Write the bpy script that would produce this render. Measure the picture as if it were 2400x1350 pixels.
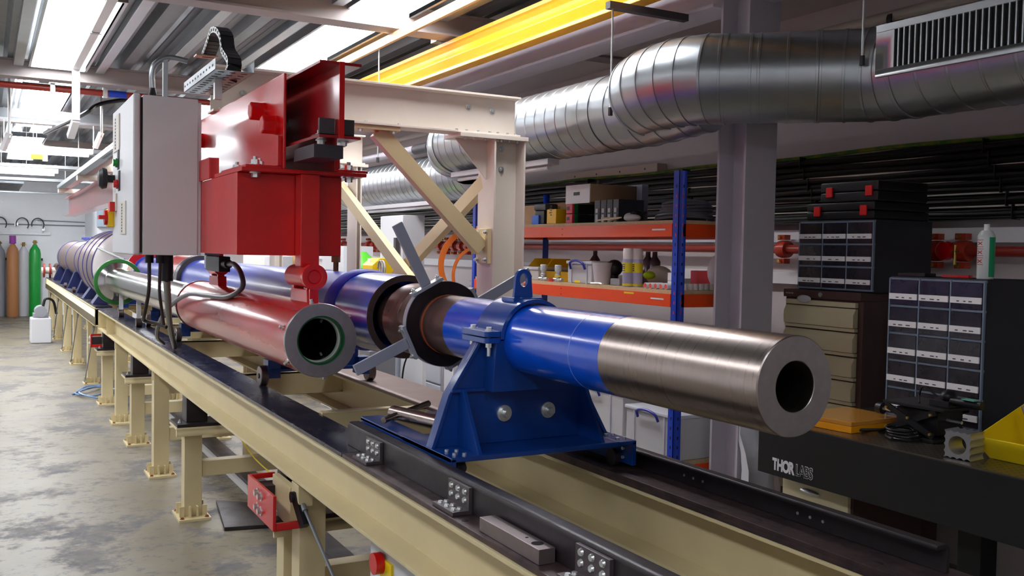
import bpy, bmesh, math, random
from mathutils import Vector, Matrix
for o in list(bpy.data.objects): bpy.data.objects.remove(o)
SC = bpy.context.scene
COL = SC.collection
random.seed(7)
PI = math.pi
# ---------------------------------------------------------------- camera
FPX, YAW, PIT, ROL = 2223.2, 0.5072, 0.03867, 0.01919
CAM = Vector((0, 0, 1.6))
_fw = Vector((math.sin(YAW), math.cos(YAW), 0)); _rt = Vector((math.cos(YAW), -math.sin(YAW), 0)); _up = Vector((0, 0, 1))
_f = _fw*math.cos(PIT) - _up*math.sin(PIT); _u = _up*math.cos(PIT) + _fw*math.sin(PIT)
_r = _rt*math.cos(ROL) + _u*math.sin(ROL); _u = _u*math.cos(ROL) - _rt*math.sin(ROL)
cd = bpy.data.cameras.new('camera'); cam = bpy.data.objects.new('camera', cd); COL.objects.link(cam)
cam.matrix_world = Matrix(((_r.x, _u.x, -_f.x, CAM.x), (_r.y, _u.y, -_f.y, CAM.y), (_r.z, _u.z, -_f.z, CAM.z), (0, 0, 0, 1)))
cd.sensor_width = 36; cd.lens = FPX/2400*36; cd.clip_start = .05; cd.clip_end = 200
SC.camera = cam
# ---------------------------------------------------------------- world, exposure
w = bpy.data.worlds.new('world'); SC.world = w; w.use_nodes = True
w.node_tree.nodes['Background'].inputs[0].default_value = (.6, .65, .75, 1)
w.node_tree.nodes['Background'].inputs[1].default_value = .3
SC.view_settings.view_transform = 'Standard'; SC.view_settings.look = 'None'
SC.view_settings.gamma = 1; SC.view_settings.use_curve_mapping = False
SC.view_settings.exposure = 0.4
LAMP = 9.5      # strength of every ceiling light strip
# the ceiling light strips: x0, x1, y0, y1 at height z
DECK = 3.24
# and each one's strength
STRIPS = [(.34, .82, 6.7, 9.62, 3.2, 11), (2.08, 2.54, 3.6, 8.5, 3.2, 15), (-1.45, -.95, 3.0, 9.6, 3.2, 9.5),
          (.34, .82, 11.0, 14.6, 3.2, 23), (.34, .82, 16, 20.5, 3.2, 23), (-1.45, -.95, 11.0, 21, 3.2, 23), (2.08, 2.54, 10.4, 16.5, 3.2, 23), (-1.45, -.95, -1.8, 1.9, 3.2, 8), (.34, .82, -1.9, -.3, 3.2, 11)]

# ---------------------------------------------------------------- measuring: where a line of sight meets a plane
def ray(x, y): return _f*FPX + _r*(x-1200) - _u*(y-675)
def PX(x, y, v): d = ray(x, y); return CAM + d*((v-CAM.x)/d.x)
def PY(x, y, v): d = ray(x, y); return CAM + d*((v-CAM.y)/d.y)
def PZ(x, y, v): d = ray(x, y); return CAM + d*((v-CAM.z)/d.z)

# ---------------------------------------------------------------- materials
def lin(c):
    return tuple(((v/255)/12.92 if v/255 <= .04045 else ((v/255+.055)/1.055)**2.4) for v in c) + (1,)
MATS = {}
def M(name, col=(128, 128, 128), rough=.5, metal=0., coat=0., var=0., vs=8., stretch=(1, 1, 1), bump=0., bs=60., trans=0., emit=0., col2=None, thr=None, alpha=1., ior=1.45, rvar=0.):
    if name in MATS: return MATS[name]
    m = bpy.data.materials.new(name); m.use_nodes = True; nt = m.node_tree; b = nt.nodes['Principled BSDF']
    L = nt.links.new; c = lin(col)
    b.inputs['Base Color'].default_value = c; b.inputs['Roughness'].default_value = rough; b.inputs['Metallic'].default_value = metal
    b.inputs['Coat Weight'].default_value = coat; b.inputs['Coat Roughness'].default_value = .12; b.inputs['IOR'].default_value = ior
    b.inputs['Transmission Weight'].default_value = trans; b.inputs['Alpha'].default_value = alpha
    if emit:
        b.inputs['Emission Color'].default_value = c; b.inputs['Emission Strength'].default_value = emit
    if var or bump or col2 or rvar:
        tc = nt.nodes.new('ShaderNodeTexCoord'); mp = nt.nodes.new('ShaderNodeMapping'); L(tc.outputs['Object'], mp.inputs[0])
        mp.inputs['Scale'].default_value = stretch
        n = nt.nodes.new('ShaderNodeTexNoise'); n.inputs['Scale'].default_value = vs; n.inputs['Detail'].default_value = 6; n.inputs['Roughness'].default_value = .65
        L(mp.outputs[0], n.inputs['Vector'])
        if var or col2:
            cr = nt.nodes.new('ShaderNodeValToRGB'); L(n.outputs['Fac'], cr.inputs[0])
            e = cr.color_ramp.elements
            if col2:
                t = thr or (.4, .6); e[0].position, e[1].position = t; e[0].color = c; e[1].color = lin(col2)
            else:
                e[0].position, e[1].position = .3, .7
                e[0].color = tuple(max(0, v*(1-var)) for v in c[:3])+(1,); e[1].color = tuple(min(1, v*(1+var)) for v in c[:3])+(1,)
            L(cr.outputs[0], b.inputs['Base Color'])
        if rvar:
            mr = nt.nodes.new('ShaderNodeMapRange'); L(n.outputs['Fac'], mr.inputs[0]); mr.inputs[1].default_value = .3; mr.inputs[2].default_value = .7
            mr.inputs[3].default_value = max(0, rough-rvar); mr.inputs[4].default_value = min(1, rough+rvar); L(mr.outputs[0], b.inputs['Roughness'])
        if bump:
            n2 = nt.nodes.new('ShaderNodeTexNoise'); n2.inputs['Scale'].default_value = bs; n2.inputs['Detail'].default_value = 3; L(mp.outputs[0], n2.inputs['Vector'])
            bp = nt.nodes.new('ShaderNodeBump'); bp.inputs['Strength'].default_value = bump; bp.inputs['Distance'].default_value = .004
            L(n2.outputs['Fac'], bp.inputs['Height']); L(bp.outputs[0], b.inputs['Normal'])
    MATS[name] = m
    return m
cream = M('cream paint', (212, 197, 154), .42, var=.06, vs=3, bump=.12, bs=40)
ivory = M('ivory paint', (226, 216, 204), .4, var=.03, vs=3, bump=.08, bs=50)
beige = M('beige paint', (214, 196, 152), .4, var=.05, vs=4, bump=.1, bs=50)
blue = M('glossy blue paint', (2, 80, 214), .22, coat=.6, var=.12, vs=6, bump=.06, bs=25)
dblue = M('dark blue paint', (2, 54, 130), .35, coat=.3, var=.12, vs=8, bump=.12, bs=60)
vblue = M('faded blue paint', (58, 78, 186), .4, coat=.12, var=.15, vs=5, stretch=(1, .4, 1), bump=.08, bs=20)
rackblue = M('rack blue paint', (16, 62, 185), .4, coat=.2)
red = M('glossy red paint', (206, 8, 14), .3, coat=.35, var=.12, vs=5, bump=.12, bs=30)
dred = M('deep red paint', (150, 14, 22), .28, coat=.6, var=.15, vs=4, bump=.1, bs=26)
pinkred = M('faded red paint', (150, 72, 82), .4, coat=.2, var=.08, vs=3)
steel = M('machined steel', (162, 150, 144), .28, metal=1, var=.06, vs=30, stretch=(.1, 6, .1), rvar=.01)
facesteel = M('turned steel face', (168, 162, 162), .34, metal=.75, var=.08, vs=40, stretch=(1, .1, 1))
galv = M('galvanised sheet', (174, 180, 184), .33, metal=.92, var=.06, vs=3)
deckm = M('galvanised decking', (122, 127, 130), .4, metal=.75, var=.1, vs=4, rvar=.08)
zinc = M('zinc plated steel', (214, 218, 218), .32, metal=.85)
brown = M('bare brown steel', (96, 70, 66), .34, metal=.55, var=.3, vs=9, stretch=(1, 2.5, 1), rvar=.08)
blacksteel = M('black mill steel', (52, 46, 50), .42, metal=.4, var=.3, vs=7, bump=.12, bs=50, rvar=.1)
strip = M('blue black steel strip', (42, 40, 58), .26, metal=.45, var=.35, vs=5, stretch=(1, .5, 1), rvar=.1)
sheenstrip = M('brown steel strip with painted sheen', (126, 108, 104), .42, metal=.3, var=.15, vs=8)  # lighter colour stands in for the light the right running strip reflects
rustst = M('brown black steel strip', (84, 66, 66), .38, metal=.4, var=.35, vs=9, col2=(58, 48, 52), thr=(.4, .62), rvar=.1)
black = M('black plastic', (20, 20, 24), .42)
rubber = M('black rubber', (14, 14, 15), .6)
cable = M('black cable sheath', (16, 15, 17), .38)
greycab = M('grey cable sheath', (88, 86, 98), .38)
cabgrey = M('light grey enamel', (212, 214, 218), .42, bump=.05, bs=120)
white = M('white paint', (232, 232, 235), .55)
plaster = M('white plaster', (236, 238, 242), .75, var=.02, vs=2)
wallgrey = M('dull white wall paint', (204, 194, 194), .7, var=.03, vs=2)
colgrey = M('grey steel paint', (182, 177, 186), .5, var=.04, vs=3)
orange = M('orange paint', (240, 76, 14), .4, coat=.2)
craneyel = M('yellow enamel', (245, 170, 20), .38, coat=.3, var=.04, vs=3)
yellow = M('yellow plastic', (236, 206, 20), .38)
ply = M('chipboard', (196, 168, 130), .7, var=.12, vs=60)
card = M('cardboard', (190, 158, 118), .8, var=.05, vs=10)
green = M('green enamel', (20, 150, 56), .35, coat=.3)
brownpaint = M('brown enamel', (78, 54, 50), .45)
tan = M('tan cylinder enamel', (176, 120, 78), .4)
blkpaint = M('black satin panel', (20, 20, 21), .5, bump=.05, bs=200)
clearp = M('clear plastic', (236, 238, 242), .22, trans=.35, alpha=.85)
organ = M('organiser black plastic', (30, 33, 40), .45)
drawer = M('smoky clear drawer', (42, 39, 48), .25, coat=.4, var=.5, vs=14)
redpipe = M('red pipe paint', (150, 48, 36), .4, coat=.2)
silver = M('polished silver tube', (200, 198, 194), .16, metal=1, var=.05, vs=6, stretch=(1, .3, 1))
tankm = M('brushed tank steel', (150, 132, 126), .34, metal=.7, var=.08, vs=6)
handle = M('blue grey lever paint', (150, 153, 170), .4, coat=.2)
lampm = M('light diffuser', (244, 246, 250), .5, emit=LAMP)

# ---------------------------------------------------------------- mesh builder
AX = {'x': Vector((1, 0, 0)), 'y': Vector((0, 1, 0)), 'z': Vector((0, 0, 1))}
V3 = lambda a: Vector(a)
class G:
    def __init__(s): s.bm = bmesh.new()
    def face(s, pts):
        return s.bm.faces.new([s.bm.verts.new(p) for p in pts])
    def box(s, x0, x1, y0, y1, z0, z1):
        v = [s.bm.verts.new((x, y, z)) for z in (z0, z1) for x, y in ((x0, y0), (x1, y0), (x1, y1), (x0, y1))]
        for q in ((0, 3, 2, 1), (4, 5, 6, 7), (0, 1, 5, 4), (1, 2, 6, 5), (2, 3, 7, 6), (3, 0, 4, 7)): s.bm.faces.new([v[i] for i in q])
        return s
    def bar(s, p, q, w, h, up=(0, 0, 1)):
        p, q = V3(p), V3(q); d = (q-p).normalized(); a = d.cross(V3(up))
        a = a.normalized() if a.length > 1e-6 else Vector((1, 0, 0)); b = a.cross(d)
        v = [s.bm.verts.new(c + a*i*w/2 + b*j*h/2) for c in (p, q) for i, j in ((-1, -1), (1, -1), (1, 1), (-1, 1))]
        for k in ((0, 3, 2, 1), (4, 5, 6, 7), (0, 1, 5, 4), (1, 2, 6, 5), (2, 3, 7, 6), (3, 0, 4, 7)): s.bm.faces.new([v[i] for i in k])
        return s
    def prism(s, poly, ax, a, b):
        def P(u, v, t): return {'x': (t, u, v), 'y': (u, t, v), 'z': (u, v, t)}[ax]
        A = [s.bm.verts.new(P(u, v, a)) for u, v in poly]; B = [s.bm.verts.new(P(u, v, b)) for u, v in poly]
        s.bm.faces.new(A); s.bm.faces.new(B[::-1]); n = len(poly)
        for i in range(n): s.bm.faces.new((A[i], B[i], B[(i+1) % n], A[(i+1) % n]))
        return s
    def lathe(s, c, d, prof, n=32, closed=True, flat=()):
        c, d = V3(c), V3(d).normalized(); a = d.orthogonal().normalized(); b = d.cross(a); R = []
        for t, r in prof:
            if r < 1e-5: R.append([s.bm.verts.new(c+d*t)])
            else: R.append([s.bm.verts.new(c+d*t+(a*math.cos(2*PI*i/n)+b*math.sin(2*PI*i/n))*r) for i in range(n)])
        m = len(R); last = m if closed else m-1
        for k in range(last):
            A, B = R[k], R[(k+1) % m]
            if len(A) == 1 and len(B) == 1: continue
            for i in range(n):
                j = (i+1) % n
                if len(A) == 1: s.bm.faces.new((A[0], B[i], B[j]))
                elif len(B) == 1: s.bm.faces.new((A[i], B[0], A[j]))
                else: s.bm.faces.new((A[i], B[i], B[j], A[j]))
        return s
    def cyl(s, p, q, r, n=24, r2=None):
        p, q = V3(p), V3(q); h = (q-p).length; r2 = r if r2 is None else r2
        return s.lathe(p, q-p, [(0, 0), (0, r), (h, r2), (h, 0)], n, closed=False)
    def pipe(s, p, q, ro, ri, n=40):
        p, q = V3(p), V3(q); h = (q-p).length
        return s.lathe(p, q-p, [(0, ri), (0, ro), (h, ro), (h, ri)], n)
    def sweep(s, pts, r, n=10, closed=False, cap=True):
        P = [V3(p) for p in pts]; m = len(P); rad = r if hasattr(r, '__len__') else [r]*m
        def T(i):
            if closed: return (P[(i+1) % m]-P[i-1]).normalized()
            return (P[min(i+1, m-1)]-P[max(i-1, 0)]).normalized()
        a = T(0).orthogonal().normalized(); R = []
        for i in range(m):
            t = T(i); a = (a-t*a.dot(t)).normalized(); b = t.cross(a)
            R.append([s.bm.verts.new(P[i]+(a*math.cos(2*PI*k/n)+b*math.sin(2*PI*k/n))*rad[i]) for k in range(n)])
        for i in range(m if closed else m-1):
            A, B = R[i], R[(i+1) % m]
            for k in range(n): s.bm.faces.new((A[k], B[k], B[(k+1) % n], A[(k+1) % n]))
        if cap and not closed: s.bm.faces.new(R[0][::-1]); s.bm.faces.new(R[-1])
        return s
    def ball(s, c, r, sc=(1, 1, 1), n=12):
        m = Matrix.Translation(V3(c)) @ Matrix.Diagonal((sc[0], sc[1], sc[2], 1))
        bmesh.ops.create_uvsphere(s.bm, u_segments=n, v_segments=max(6, n//2+2), radius=r, matrix=m); return s
    def bolt(s, p, d, r=.01, h=.008, stud=0., nut=True):
        p, d = V3(p), V3(d).normalized()
        s.cyl(p, p+d*h*.25, r*1.45, 14); s.lathe(p+d*h*.25, d, [(0, 0), (0, r), (h, r), (h, 0)], 6, closed=False)
        if stud: s.cyl(p+d*h, p+d*(h+stud), r*.5, 10)
        return s
class Multi:
    def __init__(s): s.p = []
    def n(s): s.p.append(G()); return s.p[-1]
    def bolt(s, *a, **k): s.n().bolt(*a, **k); return s
def objs(name, m, mat, parent, **k): return [obj(name, g, mat, parent, **k) for g in m.p]
def base_of(o):
    v = Vector((0, 0, 0))
    while o is not None: v += o.location; o = o.parent
    return v
def obj(name, g, mat, parent=None, bevel=0., seg=2, ang=35, label=None, kind=None, smooth=True):
    bm = g.bm
    bmesh.ops.remove_doubles(bm, verts=bm.verts, dist=1e-6)
    bmesh.ops.recalc_face_normals(bm, faces=bm.faces)
    if bevel:
        es = [e for e in bm.edges if len(e.link_faces) == 2 and e.calc_face_angle(0) > .6]
        bmesh.ops.bevel(bm, geom=es, offset=bevel, segments=seg, profile=.5, affect='EDGES', clamp_overlap=True)
    for f in bm.faces: f.smooth = smooth
    for e in bm.edges:
        if len(e.link_faces) == 2 and e.calc_face_angle(0) > math.radians(ang): e.smooth = False
    if parent is not None: off = base_of(parent)
    else:
        xs = [v.co for v in bm.verts]
        off = Vector(((min(c.x for c in xs)+max(c.x for c in xs))/2, (min(c.y for c in xs)+max(c.y for c in xs))/2, min(c.z for c in xs)))
    bmesh.ops.translate(bm, verts=bm.verts, vec=-off)
    me = bpy.data.meshes.new(name); bm.to_mesh(me); bm.free()
    me.materials.append(mat)
    o = bpy.data.objects.new(name, me); COL.objects.link(o)
    if bevel:
        wn = o.modifiers.new('weighted normals', 'WEIGHTED_NORMAL'); wn.keep_sharp = True; wn.weight = 100
    if parent is not None: o.parent = parent
    else: o.location = off
    if label: o['label'] = label
    if kind: o['kind'] = kind
    return o
def thing(name, label, cat, loc, group=None):
    o = bpy.data.objects.new(name, None); COL.objects.link(o); o.location = loc; o.empty_display_size = .1
    o['label'] = label; o['category'] = cat
    if group: o['group'] = group
    return o
def tag(o, label, cat, group=None, kind=None):
    o['label'] = label; o['category'] = cat
    if group: o['group'] = group
    if kind: o['kind'] = kind
    return o
def solid(name, g, mat, label, cat, group=None, **k): return tag(obj(name, g, mat, None, **k), label, cat, group)
def struct(name, g, mat, **k): return obj(name, g, mat, None, kind='structure', **k)
def copy_tree(o, parent=None, loc=None, label=None):
    c = o.copy(); COL.objects.link(c)
    if parent is not None: c.parent = parent
    if loc is not None: c.location = loc
    if label: c['label'] = label
    for ch in list(o.children): copy_tree(ch, c)
    return c
def ipoly(xc, z0, z1, wd, t, tw):
    a = wd/2; b = tw/2
    return [(xc-a, z0), (xc+a, z0), (xc+a, z0+t), (xc+b, z0+t), (xc+b, z1-t), (xc+a, z1-t), (xc+a, z1), (xc-a, z1), (xc-a, z1-t), (xc-b, z1-t), (xc-b, z0+t), (xc-a, z0+t)]
def rpoly(x0, x1, z0, z1, r, n=4):
    P = []
    for cx, cz, a0 in ((x1-r, z1-r, 0), (x0+r, z1-r, 90), (x0+r, z0+r, 180), (x1-r, z0+r, 270)):
        for i in range(n+1):
            a = math.radians(a0+90*i/n); P.append((cx+r*math.cos(a), cz+r*math.sin(a)))
    return P
def arc(c, r, a0, a1, n, plane='xz'):
    out = []
    for i in range(n+1):
        a = math.radians(a0+(a1-a0)*i/n); u, v = r*math.cos(a), r*math.sin(a)
        out.append({'xz': (c[0]+u, c[1], c[2]+v), 'yz': (c[0], c[1]+u, c[2]+v), 'xy': (c[0]+u, c[1]+v, c[2])}[plane])
    return out
def smooth_path(pts, n=8):
    P = [V3(p) for p in pts]; P = [P[0]*2-P[1]]+P+[P[-1]*2-P[-2]]; out = []
    for i in range(1, len(P)-2):
        for k in range(n):
            t = k/n; a, b, c, d = P[i-1:i+3]
            out.append(.5*((2*b)+(c-a)*t+(2*a-5*b+4*c-d)*t*t+(3*b-a-3*c+d)*t**3))
    out.append(P[-2]); return out
# ================================================================ the room
XL, XW, YB, YF = -3.2, 4.45, -2.2, 23.2
floorm = M('worn painted concrete')
nt = floorm.node_tree; b = nt.nodes['Principled BSDF']; L = nt.links.new
tc = nt.nodes.new('ShaderNodeTexCoord')
def noise(scale, det, st, rg=.6):
    mp = nt.nodes.new('ShaderNodeMapping'); mp.inputs['Scale'].default_value = st; L(tc.outputs['Object'], mp.inputs[0])
    n = nt.nodes.new('ShaderNodeTexNoise'); n.inputs['Scale'].default_value = scale; n.inputs['Detail'].default_value = det; n.inputs['Roughness'].default_value = rg
    L(mp.outputs[0], n.inputs[0]); return n.outputs['Fac']
def ramp(fac, p0, c0, p1, c1):
    r = nt.nodes.new('ShaderNodeValToRGB'); e = r.color_ramp.elements
    e[0].position, e[0].color, e[1].position, e[1].color = p0, lin(c0), p1, lin(c1); L(fac, r.inputs[0]); return r.outputs[0]
def mix(a, c, f):
    m = nt.nodes.new('ShaderNodeMixRGB'); L(f, m.inputs[0]); L(a, m.inputs[1]); L(c, m.inputs[2]); return m.outputs[0]
base = ramp(noise(1.2, 5, (1, 1, 1)), .35, (116, 107, 86), .65, (132, 124, 106))
worn = ramp(noise(9, 6, (1, 1, 1)), .4, (86, 84, 87), .6, (108, 103, 97))
f1 = ramp(noise(2.2, 9, (1, 1, 1), .74), .50, (0, 0, 0), .58, (255, 255, 255))
f2 = ramp(noise(9, 8, (1, 1.2, 1), .74), .55, (0, 0, 0), .60, (255, 255, 255))
c = mix(mix(base, worn, f1), worn, f2); L(c, b.inputs['Base Color'])
mr = nt.nodes.new('ShaderNodeMapRange'); L(f1, mr.inputs[0]); mr.inputs[3].default_value = .42; mr.inputs[4].default_value = .62; L(mr.outputs[0], b.inputs['Roughness'])
struct('floor', G().box(XL-.2, XW+.2, YB-.2, YF+.2, -.12, 0), floorm)
struct('wall_far', G().box(XL-.2, XW+.2, YF, YF+.2, 0, 3.6), plaster)
struct('wall_left', G().box(XL-.2, XL, YB-.2, YF, 0, 3.6), plaster)
struct('wall_near', G().box(XL, XW, YB-.2, YB, 0, 3.6), wallgrey)
struct('wall_right', G().box(XW, XW+.2, YB-.2, YF, 0, 3.6), wallgrey)
struct('wall_inner', G().box(1.95, XW-.01, 20.6, YF-.01, 0, 3.2), plaster)
# corrugated deck, ribs along y
g = G(); x = XL; prof = []
while x < XW+.02:
    prof += [(x, DECK), (x+.055, DECK), (x+.085, DECK+.07), (x+.14, DECK+.07), (x+.165, DECK+.055), (x+.19, DECK+.07), (x+.245, DECK+.07), (x+.275, DECK)]
    x += .31
prof.append((x, DECK)); top = [(x, DECK+.12), (XL, DECK+.12)]
g.prism(prof+top, 'y', YB-.1, YF+.1)
struct('ceiling', g, deckm, smooth=False)
# soffit band along the right wall, above the ducts
struct('trim_1', G().box(3.36, XW, YB, 20.5, 3.10, 3.235), wallgrey)
# transverse girders
for i, (y, lb) in enumerate(((6.1, 'grey ceiling girder crossing above the red trolley'), (9.72, 'grey ceiling girder beyond, with a red pipe under it'),
                          (13.4, 'grey ceiling girder third from the camera'), (17.1, 'grey ceiling girder nearest the far wall'))):
    g = G().prism([(y-.09, 3.08), (y+.09, 3.08), (y+.09, 3.095), (y+.006, 3.095), (y+.006, 3.225), (y+.09, 3.225), (y+.09, DECK-.002), (y-.09, DECK-.002), (y-.09, 3.225), (y-.006, 3.225), (y-.006, 3.095), (y-.09, 3.095)], 'x', XL+.002, XW-.002)
    g.box(XL+.01, 3.35, y-.055, y+.055, 3.097, 3.223)
    solid('ceiling_girder', g, M('girder grey paint', (158, 150, 148), .55), lb, 'girder', 'transverse ceiling girders')
# deck stiffening channels along y, between the girders
for i, (x, y0, y1, lb) in enumerate(((.93, 6.2, 9.62, 'white channel along the ceiling right of the left light strip'), (.26, 3, 9.6, 'grey channel along the ceiling left of the bright strip'),
        (1.42, 6.2, 9.62, 'galvanised channel on the ceiling behind the cable loop'), (2.0, 2, 6.0, 'galvanised channel on the ceiling left of the nearest light strip'),
        (1.95, 6.2, 9.6, 'galvanised channel on the ceiling beside the middle light strip'), (2.75, 2.5, 6, 'perforated channel on the ceiling beside the yellow rail'))):
    solid('ceiling_channel', G().box(x-.04, x+.04, y0, y1, 3.17, 3.238), galv, lb, 'channel', 'channels under the ceiling deck', bevel=.006)
names = ['bright strip light in the ceiling at top left of the photo', 'bright strip light in the ceiling above the white gantry beam', 'strip light in the ceiling left of the aisle, nearest the camera',
         'strip light in the ceiling over the far red runway end', 'strip light in the ceiling near the far wall', 'long strip light in the ceiling above the gas cylinders', 'strip light in the ceiling over the far ductwork', 'strip light in the ceiling above and left of the camera', 'strip light in the ceiling right above the camera']
for (x0, x1, y0, y1, z, pw), lb in zip(STRIPS, names):
    t = thing('strip_light', lb, 'ceiling light', ((x0+x1)/2, (y0+y1)/2, z-.03), 'ceiling strip lights')
    g = G(); n = 4; wdt = (x1-x0-.04)/n; prof = []
    for k in range(n):
        a = x0+.02+k*wdt; prof += [(a, z), (a+wdt*.2, z), (a+wdt*.3, z+.018), (a+wdt*.85, z+.018), (a+wdt*.95, z)]
    g.prism(prof+[(x1-.02, z), (x1-.02, z+.03), (x0+.02, z+.03)], 'y', y0+.02, y1-.02); obj('diffuser', g, M('light diffuser '+str(pw), (244, 246, 250), .5, emit=pw), t, smooth=False)
    g = G()
    g.box(x0, x0+.02, y0, y1, z-.03, DECK-.002).box(x1-.02, x1, y0, y1, z-.03, DECK-.002).box(x0+.02, x1-.02, y0, y0+.02, z-.03, DECK-.002).box(x0+.02, x1-.02, y1-.02, y1, z-.03, DECK-.002)
    obj('frame', g, galv, t)
# ---- crane rail, runway girder on the right
t = thing('crane_rail', 'long yellow enamelled crane rail running overhead', 'crane rail', (2.9, 7, 2.85))
P = [(2.84, 2.855), (2.93, 2.855), (2.93, 2.875), (2.905, 2.885), (2.905, 3.03), (2.93, 3.045), (2.93, 3.06), (2.83, 3.06), (2.83, 3.035), (2.85, 3.025), (2.865, 3.0), (2.845, 2.97), (2.835, 2.94), (2.85, 2.91), (2.868, 2.888), (2.84, 2.878)]
obj('rail', G().prism(P, 'y', 1.0, 14), craneyel, t, bevel=.003)
for y in (6.35, 9.9):
    g = G().cyl((2.9, y, 3.06), (2.9, y, 3.12), .012).ball((2.9, y, 3.065), .03).box(2.84, 2.96, y-.05, y+.05, 3.1, 3.15)
    h = obj('hanger', g, zinc, t)
gpal = M('pale grey girder paint', (214, 208, 216), .5)
solid('runway_girder', G().prism(ipoly(3.28, 2.84, 3.095, .2, .016, .012), 'y', 3.71, 18), gpal, 'pale grey steel girder running overhead behind the yellow crane rail, beyond the grey column', 'girder')
solid('runway_girder', G().prism(ipoly(3.28, 2.84, 3.095, .2, .016, .012), 'y', -1, 3.495), gpal, 'pale grey steel girder overhead on the near side of the grey column', 'girder')
solid('light_rail', G().box(2.405, 2.43, 2.0, 7.6, 3.0, 3.06), M('pale orange paint', (220, 170, 110), .45), 'thin pale orange rail under the ceiling left of the yellow crane rail', 'rail', bevel=.006)
# steel column in front of the shelves
t = thing('steel_column', 'grey H section steel column in front of the orange shelving', 'column', (3.33, 3.6, 0))
g = G().box(3.23, 3.43, 3.5, 3.515, .02, 3.095).box(3.23, 3.43, 3.69, 3.705, .02, 3.095).box(3.325, 3.335, 3.515, 3.69, .02, 3.095)
obj('shaft', g, colgrey, t); obj('base_plate', G().box(3.18, 3.48, 3.45, 3.75, 0, .02), colgrey, t)
# ---- red pipe with a blue stretch under the second girder
t = thing('fire_pipe', 'red pipe with a blue stretch under the second ceiling girder', 'pipe', (0, 9.86, 3.0))
obj('pipe', G().cyl((XL+.01, 9.86, 3.03), (3.0, 9.86, 3.03), .03), redpipe, t)
obj('blue_stretch', G().cyl((1.03, 9.86, 3.03), (1.19, 9.86, 3.03), .033), rackblue, t, label='blue stretch of the pipe')
for x in (.55, 1.0, -.4): obj('clip', G().box(x-.02, x+.02, 9.83, 9.89, 2.99, 3.08), zinc, t)
# ---- overhead services at the far left
# square white trunking dropping from the ceiling
t = thing('cable_trunking', 'white square trunking hanging down from the ceiling at upper left', 'trunking', (.62, 9, 2.3))
x0 = .70
obj('run', G().box(x0-.03, x0+.03, 5.0, 9.2, 3.12, 3.17), white, t); obj('drop', G().box(x0-.03, x0+.03, 9.2, 9.26, 2.68, 3.17), white, t); obj('foot', G().bar((x0, 9.23, 2.68), (x0-.03, 9.4, 2.55), .06, .05), white, t)
obj('joint', G().box(x0-.04, x0+.04, 7.5, 7.54, 3.11, 3.18), galv, t)
def ywin(px0, px1, py0, py1, y, th=.1):      # a box standing across the aisle at distance y
    a, c = PY(px0, (py0+py1)/2, y), PY(px1, (py0+py1)/2, y); z1, z0 = PY((px0+px1)/2, py0, y).z, PY((px0+px1)/2, py1, y).z
    return a.x, c.x, y, y+th, z0, z1
g = G().box(-3, 2.2, 11.9, 12.15, 2.97, 3.075); solid('air_duct', g, galv, 'flat rectangular galvanised duct crossing high in the far aisle', 'duct', bevel=.004)
for k, (y, z, lb) in enumerate(((13.0, 2.72, 'galvanised cable tray crossing the far aisle, nearest one'), (15.2, 2.66, 'galvanised cable tray crossing the far aisle behind the nearest tray'), (17.8, 2.62, 'galvanised cable tray crossing the far aisle, farthest one'))):
    t = thing('cable_tray', lb, 'cable tray', (-.2, y, z), 'trays across the far aisle')
    obj('tray', G().box(-3, 1.7, y, y+.3, z, z+.004).box(-3, 1.7, y, y+.004, z, z+.05).box(-3, 1.7, y+.296, y+.3, z, z+.05), galv, t)
    g = G()
    for j in range(5): g.sweep(smooth_path([(-3+.7*i, y+.04+.05*j+.02*math.sin(i*2+j), z+.018+.01*(j % 2)) for i in range(7)], 4), .011, 6)
    obj('cables', g, greycab, t, kind='stuff')
    for x in (-1.4, .2, 1.2): obj('hanger_rod', G().cyl((x, y+.15, z+.05), (x, y+.15, DECK-.002), .006, 8), zinc, t)
for k, (y, z, x1, lb) in enumerate(((12.6, 2.68, 1.15, 'glowing white batten light crossing the far aisle, nearest one'), (14.8, 2.57, .9, 'white batten light crossing the far aisle behind the nearest one'))):
    t = thing('batten_light', lb, 'light', (-.3, y, z), 'batten lights across the far aisle')
    obj('body', G().box(-1.6, x1, y, y+.08, z, z+.06), white, t, bevel=.005)
    obj('tube', G().cyl((-1.55, y+.04, z-.02), (x1-.05, y+.04, z-.02), .016, 12), lampm, t)
    for x in (-1, .5): obj('hanger_rod', G().cyl((x, y+.04, z+.06), (x, y+.04, DECK-.002), .004, 8), zinc, t)
g = G()
for a, c, y in (((70, 0), (0, 0), 14),):
    p = PY(72, 364, y); q = PY(100, 370, y)
    g.box(p.x, q.x, y, y+.06, q.z-.02, p.z+.02)
t = thing('hanging_sign', 'small yellow green panel with white end caps hanging in the far aisle', 'sign', (PY(86, 367, 14).x, 14, PY(86, 367, 14).z-.04))
obj('panel', g, M('yellow green plastic', (150, 170, 30), .4, emit=.2), t)
for e in (p.x-.06, q.x): obj('end_cap', G().box(e, e+.06, y-.01, y+.07, q.z-.04, p.z+.03), white, t)
g = G().cyl((PY(86, 367, 14).x, 14.03, p.z+.02), (PY(86, 367, 14).x, 14.03, DECK-.002), .005, 8); obj('hanger_rod', g, zinc, t)
# hanging cable loops
g = G()
for j in range(3):
    y = 10.8+.06*j; a, c, d, e = PY(195, 268, y), PY(225, 248, y), PY(262, 238, y), PY(330, 232, y)
    g.sweep(smooth_path([(a.x-.3, y+1.2, a.z-.1), a, c, d, e, (e.x+.35, y, e.z-.02)], 6), .022, 8)
solid('cable_loom', g, cable, 'loom of thick black cables looping high beside the grey cabinet', 'cables')
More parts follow.
